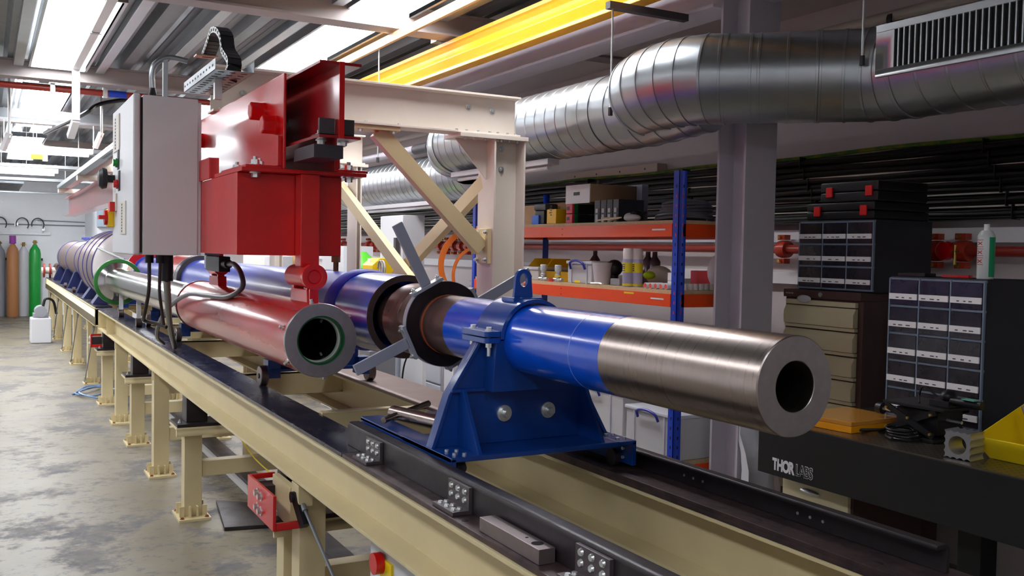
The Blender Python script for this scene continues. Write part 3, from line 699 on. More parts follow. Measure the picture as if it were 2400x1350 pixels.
obj('silver_tube', G().lathe(T3(5.458), D, [(0, .06), (0, .108), (3.72, .108), (3.72, .06)], 80), silver, tb)
dsk = obj('silver_disc', G().lathe((TX, 9.18, TZ-.012), D, [(0, .05), (0, .112), (.008, .135), (.02, .185), (.05, .185), (.05, .05)], 80), M('mirror steel disc', (206, 206, 206), .12, metal=1), tb)
obj('green_rim', G().lathe((TX, 9.2, TZ-.012), D, [(0, .172), (-.012, .176), (-.012, .204), (0, .208), (.035, .208), (.035, .172)], 80), M('green rim', (34, 104, 40), .45), dsk)
# lugs under the hanger
rp = red
def lug(y, w=.022):
    g = G().prism([(y-.11, TZ+TR-.012), (y+.11, TZ+TR-.012), (y+.10, TZ+TR+.045), (y-.10, TZ+TR+.045)], 'x', TX-w, TX+w)
    o = obj('lug', g, rp, tb, bevel=.003); return o
l1 = lug(3.50); l2 = lug(5.02)
g = G().cyl((TX, 3.385, 1.492), (TX, 3.625, 1.492), .042, 32); h = obj('lug_barrel', g, rp, l1, bevel=.004)
obj('lug_cap', G().lathe((TX, 3.37, 1.492), D, [(.007, 0), (.007, .022), (0, .026), (-.001, .03), (0, .047), (.018, .049), (.018, 0)], 32, closed=False), M('bright red paint', (216, 12, 16), .25, coat=.7, bump=.15, bs=40), l1)
obj('lug_web', G().box(TX-.017, TX+.017, 3.376, 3.389, TZ+TR-.008, 1.47), rp, l1, bevel=.002)
for q0, q1 in ((3.40, 3.42), (3.57, 3.60)): obj('lug_web', G().box(TX-.02, TX+.02, q0, q1, TZ+TR+.04, 1.465), rp, l1, bevel=.002)
g = G().cyl((TX, 4.93, 1.492), (TX, 5.12, 1.492), .042, 32); obj('lug_barrel', g, rp, l2, bevel=.004)
for q0, q1 in ((4.94, 4.96), (5.08, 5.10)): obj('lug_web', G().box(TX-.017, TX+.017, q0, q1, TZ+TR+.04, 1.465), rp, l2, bevel=.002)
# posts with wheels that carry the silver tube
for y, lb in ((7.9, 'slim wheeled post under the silver tube, nearer one'), (9.0, 'slim wheeled post under the green rimmed disc')):
    t = thing('wheeled_post', lb, 'post', (TX, y, ZT), 'slim wheeled posts')
    obj('post', G().box(TX-.016, TX+.016, y-.012, y+.012, ZT+.05, TZ-.1085), cabgrey, t)
    obj('wheel', G().cyl((TX-.022, y, ZT+.0355), (TX+.022, y, ZT+.0355), .035, 24), M('wheel steel'), t)
# ================================================================ runway beam and trolley
RX = 1.05; RB, RT = 1.97, 2.227
rw = thing('runway_beam', 'long red I beam running overhead into the distance', 'beam', (RX, 9, RB))
obj('beam', G().prism(ipoly(RX, RB, RT, .147, .0105, .009), 'y', 3.105, 15.0), dred, rw, bevel=.0015)
obj('end_plate', G().box(RX-.006, RX+.012, 3.10, 3.106, RB, RT), red, rw)
buf = M('rubber buffer', (62, 58, 62), .5)
for sx in (-1, 1):
    x0, x1 = sorted((RX+sx*.008, RX+sx*.062))
    o = obj('end_stop', G().box(x0, x1, 3.14, 3.155, RB+.0108, RB+.07).box(x0, x1, 3.14, 3.23, RB+.0107, RB+.018), buf, rw, bevel=.001)
    objs('bolt', Multi().bolt((RX+sx*.04, 3.19, RB+.018), (0, 0, 1), .013, .012, .006).bolt((RX+sx*.04, 3.19, RB-.0005), (0, 0, -1), .013, .012, .006), zinc, o)
obj('under_plate', G().box(RX-.147/2, RX+.03, 3.16, 3.4, RB-.0625, RB-.0175), M('dark bar steel', (70, 66, 72), .4, metal=.5), None)
bpy.data.objects['under_plate'].parent = None
tr = thing('hoist_trolley', 'glossy red trolley riding under the runway beam, with box and hanger column', 'trolley', (RX, 4.2, 1.57))
up_ = bpy.data.objects['under_plate']; up_.name = 'buffer_bar'; up_.parent = tr; up_.location = up_.location - tr.location
PZ0, PZ1 = 1.885, 2.231
for sx in (-1, 1):
    x = RX+sx*.102; xa, xb = sorted((x, x+sx*-.011))
    sp = obj('side_plate', G().box(xa, xb, 3.44, 5.25, PZ0, PZ1), red, tr, bevel=.003)
    g = G().box(min(x, x+sx*.13), max(x, x+sx*.13), 3.46, 3.86, PZ0, PZ0+.011)
    g.box(min(x, x+sx*.13), max(x, x+sx*.13), 4.75, 5.2, PZ0, PZ0+.011)
    obj('foot_flange', g, red, sp, bevel=.002)
    g = G().box(min(x+sx*.0005, x+sx*.016), max(x+sx*.0005, x+sx*.016), 3.452, 3.47, PZ0+.011, PZ0+(.12 if sx < 0 else .05))
    obj('weld_rib', g, red, sp, bevel=.002)
    for y in (3.70, 3.52, 4.9):
        z = 2.12 if y > 3.65 else 2.05
        g = G().lathe((x, y, z), (sx, 0, 0), [(0, 0), (0, .036), (.012, .036), (.012, 0)], 24, closed=False).lathe((x+sx*.012, y, z), (sx, 0, 0), [(0, 0), (0, .034), (.045, .034), (.048, .03), (.048, 0)], 6, closed=False)
        obj('hex_bolt', g, M('bright red paint'), sp)
for y in (3.66, 4.9):
    for sx in (-1, 1):
        obj('wheel', G().lathe((RX+sx*.088, y, RB+.0115+.078), (-sx, 0, 0), [(0, .02), (0, .09), (.008, .092), (.009, .079), (.045, .078), (.05, .06), (.05, .02)], 48), M('dark wheel', (66, 56, 62), .3, metal=.7), tr)
ZPL = 1.870
obj('cross_plate', G().box(.80, 1.27, 3.44, 3.90, ZPL, ZPL+.0145), red, tr, bevel=.002)
g = Multi()
for x, y in ((.86, 3.49), (.895, 3.56), (1.215, 3.49), (1.185, 3.56), (.86, 3.78), (1.215, 3.78)):
    g.bolt((x, y, PZ0+.011), (0, 0, 1), .015, .016, .016); g.bolt((x, y, ZPL), (0, 0, -1), .015, .015)
objs('bolt', g, zinc, tr)
obj('drive_box', G().box(.80, 1.195, 3.51, 5.2, 1.568, ZPL-.0006), red, tr, bevel=.003)
obj('hanger_column', G().box(RX-.036, RX+.036, 3.433, 3.505, 1.53, ZPL-.0006), M('bright red paint'), tr, bevel=.004)
obj('column_foot', G().prism([(RX-.036, 1.53), (RX+.036, 1.53), (RX+.02, 1.515), (RX-.02, 1.515)], 'y', 3.44, 3.50), red, tr)
obj('rear_hanger', G().box(RX-.02, RX+.02, 4.98, 5.08, 1.52, 1.5678), red, tr, bevel=.002)
obj('yoke', G().box(.79, .80, 3.96, 4.3, 1.87, 1.955).box(.80, .83, 3.96, 3.97, 1.87, 1.955).box(.80, .83, 4.29, 4.3, 1.87, 1.955), red, tr)
# limit switch under the box
t = thing('limit_switch', 'black limit switch under the red trolley box with a grey cable looping out', 'switch', (.97, 4.75, 1.50))
obj('mount', G().box(.93, 1.00, 4.75, 4.95, 1.552, 1.567).box(.95, .99, 4.80, 4.86, 1.49, 1.552), galv, t)
obj('body', G().box(.945, .998, 4.50, 4.80, 1.478, 1.55), black, t, bevel=.004); obj('plug', G().cyl((.972, 4.5, 1.515), (.972, 4.42, 1.517), .02, 16), black, t)
g = G().sweep(smooth_path([(.972, 4.42, 1.517), (.972, 4.30, 1.517), (.975, 4.19, 1.48), (.975, 4.17, 1.42), (.95, 4.35, 1.37), (.93, 4.7, 1.36), (.90, 5.0, 1.35), (.88, 5.35, 1.28), (.875, 5.7, 1.17), (.90, 6.0, 1.05), (.97, 6.2, .985)], 8), .0115, 12)
obj('cable', g, M('dark grey cable', (72, 70, 82), .3), t)
# ================================================================ control cabinet
cb = thing('control_cabinet', 'tall light grey control cabinet hanging left of the red trolley, with buttons on its door', 'control cabinet', (.68, 4.5, 1.555))
obj('body', G().box(.566, .785, 4.158, 4.86, 1.556, 2.213), cabgrey, cb, bevel=.004)
obj('back_frame', G().box(.785, .7995, 4.165, 4.86, 1.556, 2.2), cabgrey, cb, bevel=.002)
obj('seal', G().box(.556, .566, 4.168, 4.85, 1.566, 2.203), rubber, cb)
dr = obj('door', G().box(.528, .556, 4.156, 4.865, 1.555, 2.216), cabgrey, cb, bevel=.008, seg=3)
def on_door(px, py): p = PX(px, py, .528); return p.y, p.z
def strip_lab(l, t_, r, b_, n):
    ya, za = on_door(l, t_); yb, zb = on_door(r, b_); o = obj('label_strip', G().box(.523, .5279, min(ya, yb), max(ya, yb), zb, za), M('cream label', (214, 208, 196), .5), dr)
    g = G()
    for i in range(n):
        z = zb+(za-zb)*(i+1)/(n+1); y = (ya+yb)/2+.02; g.box(.5222, .5229, y-.012, y+.012, z-.005, z+.004)
    obj('label_marks', g, M('dark print', (50, 50, 60), .6), o)
strip_lab(268, 278, 281, 350, 10); strip_lab(284, 474, 296, 548, 10)
def legend(px, py, col, name):
    y, z = on_door(px, py)
    o = obj(name, G().cyl((.5279, y, z), (.515, y, z), .021, 20).cyl((.515, y, z), (.505, y, z), .016, 20), col, dr, label=name.replace('_', ' '))
    yb, zb = on_door(px+6, py-6); obj('legend_plate', G().box(.524, .5279, y-.045, y+.01, z-.03, z+.06), M('black legend', (40, 40, 44), .5), dr)
legend(277, 382, green, 'green_button'); legend(279, 432, red, 'red_button')
y, z = on_door(272, 418); obj('black_mushroom', G().lathe((.5279, y+.05, z), (-1, 0, 0), [(0, 0), (0, .018), (.03, .018), (.035, .045), (.055, .05), (.07, .035), (.075, 0)], 24, closed=False), black, dr)
y, z = on_door(266, 510)
o = obj('isolator_plate', G().box(.50, .5279, y-.035, y+.045, z-.045, z+.04), M('signal yellow', (226, 186, 10), .4), dr, bevel=.003, label='yellow isolator plate')
obj('isolator_knob', G().cyl((.50, y+.0, z), (.487, y, z), .036, 24).box(.462, .487, y-.035, y+.035, z-.009, z+.009), M('signal red', (205, 24, 24), .4), o)
y, z = on_door(272, 485); obj('padlock_tag', G().box(.498, .5279, y-.03, y+.03, z-.022, z+.022), M('signal red'), dr)
obj('tag_plate', G().box(.52, .5279, y-.05, y-.02, z-.02, z+.06), M('cream label'), dr)
g = Multi()
for x, y in ((.62, 4.35), (.66, 4.32)): g.n().cyl((x, y, 1.5555), (x, y, 1.52), .018, 16)
g.n().cyl((.70, 4.40, 1.5555), (.70, 4.40, 1.44), .027, 20)
objs('gland', g, black, cb)
g = G().sweep(smooth_path([(.62, 4.35, 1.52), (.62, 4.36, 1.40), (.615, 4.45, 1.29), (.62, 4.5, 1.26), (.66, 4.46, 1.25), (.70, 4.40, 1.235)], 8), .008, 10)
g.sweep(smooth_path([(.66, 4.32, 1.52), (.658, 4.32, 1.40), (.67, 4.34, 1.32), (.68, 4.35, 1.25)], 8), .007, 10)
obj('thin_cables', g, M('brown black cable', (50, 42, 42), .4), cb)
g = G().sweep(smooth_path([(.70, 4.40, 1.45), (.77, 4.8, 1.33), (.84, 5.2, 1.21), (.92, 5.6, 1.09), (.99, 5.93, 1.0), (1.02, 6.1, .97)], 8), .016, 14)
obj('thick_cable', g, greycab, cb)
g = G().cyl((.64, 4.5, 2.214), (.64, 4.5, 2.245), .016).cyl((.665, 4.5, 2.214), (.665, 4.5, 2.245), .016).cyl((.64, 4.5, 2.245), (.652, 4.5, 2.30), .01).cyl((.665, 4.5, 2.245), (.652, 4.5, 2.30), .01)
obj('top_glands', g, black, cb)
g = G().sweep(smooth_path([(.652, 4.5, 2.295), (.65, 4.5, 2.36), (.665, 4.5, 2.405), (.71, 4.5, 2.435), (.75, 4.5, 2.437), (.80, 4.5, 2.43)], 8), .0125, 14)
obj('bent_conduit', g, galv, cb)
obj('conduit_post', G().box(.695, .715, 4.49, 4.51, 2.2135, 2.435), galv, cb)
# perforated tray carried beside the beam
hm = M('punched hole dark', (44, 44, 48), .6)
def tray(x0, x1, y0, y1, z, label):
    t = thing('perforated_tray', label, 'cable tray', ((x0+x1)/2, (y0+y1)/2, z))
    obj('tray', G().box(x0, x1, y0, y1, z, z+.002).box(x0, x0+.002, y0, y1, z, z+.045).box(x1-.002, x1, y0, y1, z, z+.045), galv, t)
    g = G(); y = y0+.04
    while y < min(y1, y0+3):
        g.box(x0-.0006, x0-.0001, y, y+.022, z+.02, z+.028)
        for x in (.2, .5, .8): g.box(x0+(x1-x0)*x-.012, x0+(x1-x0)*x+.012, y, y+.012, z-.0006, z-.0001)
        y += .06
    obj('slots', g, hm, t)
    return t
tray(.80, .955, 3.9, 4.58, 2.30, 'galvanised perforated cable tray above the grey cabinet')
tray(.80, .94, 5.3, 13.4, 2.28, 'long perforated cable tray running beside the red runway beam')
g = G().box(.84, .87, 4.1, 4.13, 2.2135, 2.2995); solid('tray_bracket', g, zinc, 'small zinc bracket holding the cable tray over the grey cabinet', 'bracket')
for y in (7.2, 10.4, 13.2): 
    solid('beam_bracket', G().box(.81, 1.2, y, y+.16, RT+.0005, 2.2795) if False else G().box(.805, 1.16, y, y+.16, RT+.0006, 2.279), ivory, {7.2: 'ivory bracket on the red runway beam, nearest the grey cabinet', 10.4: 'ivory bracket on the red runway beam, middle one', 13.2: 'ivory bracket at the far end of the red runway beam'}[y], 'bracket', 'brackets on the runway beam')
# energy chain
t = thing('cable_chain', 'black plastic cable chain arching above the cable tray', 'cable chain', (.9, 3.98, 2.303))
pts = smooth_path([V3((.905, 4.13, 2.303)), V3((.925, 4.12, 2.37))]+[PX(a_, b_, .93) for a_, b_ in ((534, 118), (531, 90), (520, 72), (508, 74), (502, 92), (495, 112), (488, 130))], 5)
acc = [pts[0]]
for p in pts:
    if (p-acc[-1]).length > .026: acc.append(p)
for i in range(len(acc)-1):
    p, q = acc[i], acc[i+1]; d = (q-p)
    g = G().bar(p+d*.04, p+d*.96, .058, .028, up=V3((1, 0, 0)).cross(d).normalized()).bar(p+d*.2, p+d*1.15, .048, .018, up=V3((1, 0, 0)).cross(d).normalized())
    for s in (-.029, .029): g.cyl(p+d*.5+V3((s*.9, 0, 0)), p+d*.5+V3((s*1.05, 0, 0)), .007, 8)
    obj('link', g, M('chain black', (32, 31, 34), .35), t, bevel=.001)
q_ = pts[-1]; obj('end_clip', G().box(q_.x-.06, q_.x+.04, q_.y-.035, q_.y+.035, q_.z-.01, q_.z-.004), M('copper clip', (190, 150, 130), .4, metal=.6), t)
# ================================================================ ivory gantry
GY = 4.58
gt = thing('gantry_frame', 'ivory steel gantry frame with diagonal braces straddling the gun', 'gantry', (1.7, 5.6, 0))
def ipy(yc, z0, z1, wd, t, tw):
    return [(yc+(u-0), v) for u, v in ipoly(0, z0, z1, wd, t, tw)]
CZ0, CZ1 = 2.2276, 2.445
cbm = obj('crossbeam', G().prism(ipy(GY+.06, CZ0, CZ1, .14, .011, .008), 'x', .93, 2.575), ivory, gt, bevel=.0015)
g = Multi()
for x, z in ((2.285, 2.375), (2.43, 2.365), (1.08, 2.33), (.98, 2.36)): g.bolt((x, GY+.055, z), (0, -1, 0), .012, .012, .008)
for x in (2.20, 2.26, 2.33, 2.40, 2.45, 2.51, 2.56): g.bolt((x, GY+.02, CZ0+.011), (0, 0, 1), .008, .008)
for x in (1.69, 1.87, .97, 1.0): g.bolt((x, GY+.02, CZ0+.011), (0, 0, 1), .008, .008)
objs('bolt', g, zinc, cbm)
def hcol(x0, x1, y0, y1, z1, name='column'):
    g = G().prism([(x0, y0), (x0+.011, y0), (x0+.011, (y0+y1)/2-.005), (x1-.011, (y0+y1)/2-.005), (x1-.011, y0), (x1, y0), (x1, y1), (x1-.011, y1), (x1-.011, (y0+y1)/2+.005), (x0+.011, (y0+y1)/2+.005), (x0+.011, y1), (x0, y1)], 'z', .015, z1)
    g.box(x0-.05, x1+.05, y0-.05, y1+.05, 0, .0149)
    return obj(name, g, ivory, gt, bevel=.0012)
c1 = hcol(2.41, 2.605, GY-.02, GY+.17, 2.205)
obj('cap_plate', G().box(2.20, 2.615, GY-.03, GY+.18, 2.2052, 2.2275).prism([(2.215, 2.205), (2.4098, 2.205), (2.4098, 1.99)], 'y', GY+.07, GY+.08), ivory, c1, bevel=.0012)
g = Multi()
for z in (2.165, 2.05): g.bolt((2.50, GY+.069, z), (0, -1, 0), .012, .01, .008)
for x in (2.24, 2.30, 2.36, 2.46, 2.51, 2.56): g.bolt((x, GY+.0, 2.2048), (0, 0, -1), .009, .009)
objs('bolt', g, zinc, c1)
c2 = hcol(2.41, 2.455, 6.75, 6.94, 2.205); obj('cap_plate', G().box(2.36, 2.5, 6.74, 6.95, 2.2052, 2.2275), ivory, c2)
obj('crossbeam', G().prism(ipy(6.85, CZ0, CZ1, .14, .011, .008), 'x', .93, 2.49), ivory, gt, bevel=.0015)
c3 = hcol(2.41, 2.49, 9.0, 9.19, 2.205)
obj('crossbeam', G().prism(ipy(9.1, CZ0, CZ1, .14, .011, .008), 'x', .93, 2.575), ivory, gt)
# braces: knee brace in the plane of the front frame, crossed braces between the columns
bz = beige
kb = obj('knee_brace', G().bar((1.765, GY+.06, 2.205), (2.375, GY+.06, 1.61), .06, .085, up=(1, 0, 1)), bz, gt, bevel=.003)
obj('brace_plate', G().box(1.62, 1.87, GY+.0, GY+.12, 2.2055, 2.2270), bz, kb, bevel=.001); obj('brace_plate', G().box(2.40-.012, 2.4095, GY+.0, GY+.14, 1.53, 1.72), bz, kb, bevel=.001)
g = Multi()
for z in (1.70, 1.55):
    for y in (GY+.02, GY+.12): g.bolt((2.387, y, z), (-1, 0, 0), .01, .01, .01)
for x in (1.66, 1.84): g.bolt((x, GY+.02, 2.2052), (0, 0, -1), .01, .01)
objs('bolt', g, zinc, kb)
obj('cross_brace', G().bar(PX(1139, 426, 2.435), PX(890, 693, 2.435), .05, .085, up=(0, 1, 1)), bz, gt, bevel=.003)
obj('cross_brace', G().bar(PX(796, 436, 2.37), PX(1108, 856, 2.37), .05, .085, up=(0, -1, 1)), bz, gt, bevel=.003)
# ================================================================ ribbed tank
tk = thing('ribbed_tank', 'large ribbed steel tank with blue hoops at the far end of the bed', 'tank', (GX, 13, 1))
ZK = 1.345
obj('front_shell', G().lathe((GX, 10.9, ZK), D, [(0, .405), (1.75, .405), (1.75, .3), (1.76, .3)], 96, closed=False), tankm, tk)
obj('front_door', G().lathe((GX, 10.72, ZK), D, [(0, 0), (.01, .22), (.06, .33), (.18, .403)], 64, closed=False), M('white tank door', (220, 214, 214), .35, coat=.2), tk)
obj('rear_shell', G().lathe((GX, 12.65, ZK), D, [(0, .285), (5.9, .285), (6.1, .25), (6.3, .1), (6.32, 0)], 80, closed=False), tankm, tk)
rib = M('blue hoop', (66, 74, 150), .4, coat=.2)
for y, r in ((10.93, .405), (11.5, .405), (12.0, .405), (12.6, .405), (13.3, .285), (14.8, .285), (16.4, .285), (18.2, .285)):
    obj('hoop', G().lathe((GX, y, ZK), D, [(0, r-.003), (0, r+.007), (.035, r+.007), (.035, r-.003)], 80), rib, tk)
obj('door_rod', G().cyl(PY(231, 581, 10.88), PY(292, 608, 10.3), .012, 10), zinc, tk)
g = G()
for y in (13.3, 14.8, 16.4): g.cyl((GX, y+.015, ZK+.3), (GX, y+.015, ZK+.34), .03).cyl((GX-.06, y+.015, ZK+.33), (GX+.06, y+.015, ZK+.33), .02)
obj('hoop_lugs', g, rib, tk)
for y in (11.0, 12.1): obj('saddle', G().prism([(1.0, ZT+.0008), (1.78, ZT+.0008), (1.70, ZK-.27), (1.08, ZK-.27)], 'y', y, y+.25), M('dull blue saddle', (46, 52, 100), .5), tk)
for y in (13.4, 14.9, 16.5, 18.2): obj('saddle', G().prism([(1.03, ZT+.0008), (1.75, ZT+.0008), (1.66, ZK-.16), (1.12, ZK-.16)], 'y', y, y+.2), M('navy saddle', (10, 24, 74), .5), tk)
for y in (13.4, 14.9): obj('caster', G().cyl((.985, y+.1, ZT+.04), (1.02, y+.1, ZT+.04), .035, 16), M('wheel steel'), tk)
obj('rear_stub', G().cyl((GX-.2, 19.0, ZK-.2), (GX-.2, 19.8, ZK-.2), .07, 24), brown, tk)
g = G()
for x_ in (.93, 1.03): g.cyl((x_, 19.5, 1.08), (x_+.03, 19.5, 1.08), .13, 24)
t = thing('red_valve', 'small red flanged valve at the far end of the bed', 'valve', (1.05, 19.5, .953))
obj('flanges', g, redpipe, t); obj('pipe', G().cyl((.90, 19.5, 1.08), (1.15, 19.5, 1.08), .06, 20).box(1.08, 1.15, 19.45, 19.6, .953, 1.05), ivory, t)
# ================================================================ far wall: gas cylinders, pipework
def cylinder(x, y, h, r, m, label, cap=None, valve=True):
    t = thing('gas_cylinder', label, 'gas cylinder', (x, y, 0), 'gas cylinders by the far wall')
    obj('body', G().lathe((x, y, .001), (0, 0, 1), [(0, 0), (0, r-.01), (.02, r), (h*.87, r), (h*.93, r*.86), (h*.97, r*.5), (h, r*.3), (h, 0)], 32, closed=False), m, t)
    if cap: obj('valve_cap', G().cyl((x, y, h), (x, y, h+.17), .065, 20), cap, t)
    else: obj('valve', G().cyl((x, y, h), (x, y, h+.09), .03, 12).cyl((x-.05, y, h+.05), (x+.05, y, h+.05), .018, 10), M('valve brass', (150, 120, 70), .35, metal=.8), t)
    return t
grc = M('grey cylinder enamel', (150, 152, 160), .45); whc = M('white cylinder enamel', (205, 206, 212), .4)
cylinder(.93, 22.75, 1.55, .117, green, 'green gas cylinder by the far wall')
cylinder(.51, 22.80, 1.56, .117, tan, 'brown gas cylinder with a purple cap by the far wall', M('purple cap', (150, 60, 160), .4))
cylinder(.72, 23.0, 1.5, .115, whc, 'white topped gas cylinder between the brown and the green ones')
cylinder(.26, 23.0, 1.52, .115, grc, 'grey gas cylinder just left of the brown one')
cylinder(.0, 22.95, 1.5, .115, grc, 'grey gas cylinder at the left edge of the photo')
t = thing('cylinder_rack', 'dark rail with black straps holding the gas cylinders', 'rack', (.4, 23.1, 1.2))
obj('rail', G().box(-.6, 1.1, 23.125, 23.19, 1.20, 1.25), black, t); obj('upper_rail', G().box(-.6, 1.25, 23.15, 23.195, 1.76, 1.80), galv, t)
t = thing('gas_pipework', 'thin gas pipes and looped hoses on the far white wall', 'pipework', (1.2, 23.17, 1.6))
obj('pipes', G().cyl((-.4, 23.17, 1.98), (1.94, 23.17, 1.98), .012, 8).cyl((1.0, 23.17, 2.08), (1.94, 23.17, 2.06), .010, 8).cyl((1.1, 23.17, 1.80), (1.1, 23.17, 2.1), .012, 8), galv, t)
for i, x in enumerate((.28, .7, 1.0)):
    obj('hose', G().sweep([(x+.12*math.cos(a), 23.10-.0, 1.98+.14*math.sin(a)) for a in [PI*k/10 for k in range(-2, 12)]], .012, 8), M('dark hose', (60, 60, 66), .5), t)
obj('regulators', G().box(.55, .62, 23.12, 23.18, 1.95, 2.02).box(1.08, 1.14, 23.12, 23.18, 1.85, 1.93), zinc, t)
solid('wall_rail', G().box(-3.1, 1.9, 23.15, 23.195, 2.66, 2.69), galv, 'thin grey rail running across the far white wall', 'rail')
solid('wall_seam', G().box(-3.1, 1.9, 23.18, 23.195, 2.96, 2.975), M('seam grey', (200, 204, 208), .6), 'faint horizontal seam strip high on the far wall', 'seam strip')
solid('wall_socket', G().box(1.70, 1.80, 23.12, 23.195, 2.58, 2.76), M('dark socket', (70, 72, 78), .5), 'small dark box on the far wall at the end of the grey rail', 'box')
a = PY(240, 515, 20.5); t = thing('wall_box', 'small pale blue control box with a green top above the ribbed tank', 'box', (a.x, 20.5, a.z))
obj('box', G().box(a.x-.1, a.x+.16, 20.45, 20.59, a.z-.14, a.z+.2), M('pale blue box', (170, 190, 205), .4), t); obj('top', G().box(a.x-.1, a.x+.1, 20.44, 20.59, a.z+.21, a.z+.28), M('green top', (110, 150, 110), .5), t)
# vacuum pump left of the bed far away
t = thing('vacuum_pump', 'small white and grey vacuum pump on the floor left of the bed legs', 'pump', (.80, 16.9, 0))
obj('body', G().box(.62, .92, 16.7, 17.1, .001, .40), cabgrey, t, bevel=.02); obj('motor', G().cyl((.77, 16.72, .50), (.77, 17.05, .50), .09, 20).box(.66, .88, 16.75, 17.0, .40, .47), grc, t)
obj('hose', G().sweep(smooth_path([(.8, 16.8, .58), (.84, 16.8, .70), (.95, 16.85, .66), (1.0, 16.9, .45)], 6), .02, 8), black, t)
# ================================================================ right wall services
def pipe_coupling(t, y, z, x, r):
    g = G().lathe((x, y-.035, z), D, [(0, r*.8), (0, r*1.9), (.02, r*2.0), (.05, r*2.0), (.07, r*1.9), (.07, r*.8)], 28)
    for s in (-1, 1): g.box(x-.03, x+.02, y-.03, y+.03, z+s*r*2.7-.016, z+s*r*2.7+.016)
    c = obj('coupling', g, M('orange red coupling', (176, 52, 30), .4, coat=.3), t, bevel=.002)
    g = G()
    for s in (-1, 1): g.cyl((x-.032, y, z+s*r*2.7), (x-.05, y, z+s*r*2.7), .011, 8)
    obj('bolts', g, M('brass nut', (200, 170, 90), .3, metal=.8), c)
PXW, PZW, PR = 4.33, 1.645, .027
t = thing('sprinkler_pipe', 'red sprinkler pipe with bolted couplings along the right wall', 'pipe', (PXW, 5, PZW-.03))
obj('pipe', G().cyl((PXW, 1.0, PZW), (PXW, 20, PZW), PR, 20), redpipe, t)
for px in (2195, 2258, 1838): pipe_coupling(t, PX(px, 590, PXW).y, PZW, PXW, PR)
for y in (8.55, 8.72, 8.88, 9.05, 9.22, 9.4, 10.7, 10.88, 11.05, 11.22, 11.4, 11.6, 12.6): pipe_coupling(t, y, PZW, PXW, PR)
ym = PX(2205, 590, PXW).y; g = G().lathe((PXW-.03, ym-.055, PZW), (-1, 0, 0), [(0, 0), (0, .05), (.03, .045), (.035, .03), (.035, 0)], 28, closed=False); obj('valve_hub', g, red, t)
g = G().cyl((PXW-.05, ym-.12, PZW-.07), (PXW-.05, ym-.12, PZW+.03), .007, 8).cyl((PXW-.05, ym-.15, PZW), (PXW-.05, ym-.06, PZW-.01), .007, 8); obj('valve_lever', g, M('brass nut'), t)
for y in (2.2, 6, 10): obj('wall_bracket', G().box(PXW+.0, XW-.001, y, y+.03, PZW-.05, PZW-.0275), zinc, t)
# wall trunking bands
t = thing('wall_trunking', 'white trunking band along the right wall above the red pipe', 'trunking', (4.41, 6, 1.70)); obj('body', G().box(4.385, XW-.001, .6, 19, 1.69, 1.765), white, t); 
t = thing('wall_trunking', 'white trunking band along the right wall below the red pipe', 'trunking', (4.41, 6, 1.45)); obj('body', G().box(4.385, XW-.001, .6, 19, 1.43, 1.50), white, t)
# black cable bundles
rnd = random.Random(3)
tiers = [(2.165, 3), (2.10, 4), (2.03, 4), (1.965, 4), (1.90, 3), (1.835, 3)]
pos = ['uppermost', 'second from the top', 'third from the top', 'fourth from the top', 'fifth from the top', 'lowest']
for (z, n), pn in zip(tiers, pos):
    t = thing('cable_bundle', 'bundle of thick black cables along the right wall, '+pn, 'cable bundle', (4.36, 6, z-.03), 'black cable bundles on the right wall')
    for k in range(n):
        pts = []; y = .6; ph = rnd.random()*6
        while y < 19:
            pts.append((4.34-.028*(k % 2)+.006*math.sin(y*3+ph), y, z+.022*(k-(n-1)/2)*.75-.010*math.sin((y*2.2+ph))**2)); y += .35
        obj('cable', G().sweep(pts, .0165, 8), cable, t)
    if z > 1.86: obj('tray_edge', G().box(4.312, 4.33, .6, 19, z-.037, z-.029), M('pale tray edge', (200, 198, 190), .35, metal=.3), t)
    for y in (1.9, 2.9, 4.1, 5.2, 6.4, 8.0):
        obj('cable_tie', G().box(4.29, 4.36, y+z*.5-1, y+z*.5-.996, z-.036, z+.036), rubber, t)
        obj('bracket', G().box(4.36, XW-.001, y, y+.02, z-.02, z), zinc, t)
g = G(); pts = []; y = .6
while y < 19: pts.append((4.35, y, 2.205+.006*math.sin(y*4))); y += .2
g.sweep(pts, .012, 8); solid('earth_cable', g, M('green yellow earth cable', (120, 130, 20), .5, col2=(60, 110, 30), thr=(.45, .55), vs=6), 'green and yellow earth cable running on top of the black cable bundles', 'cable')
t = thing('timber_batten', 'pale timber batten screwed to the wall above the cables', 'timber', (4.4, 6.3, 2.25))
ya, yb = PX(1540, 400, 4.36).y, PX(1325, 415, 4.36).y; zc_ = PX(1430, 405, 4.36).z
obj('batten', G().box(4.36, XW-.001, ya, yb, zc_-.03, zc_+.035), M('pale timber', (200, 180, 166), .6), t, bevel=.002)
g = G()
for k in range(4): g.cyl((4.3602, ya+.15+k*(yb-ya-.3)/3, zc_), (4.3585, ya+.15+k*(yb-ya-.3)/3, zc_), .008, 8)
obj('screws', g, black, t)
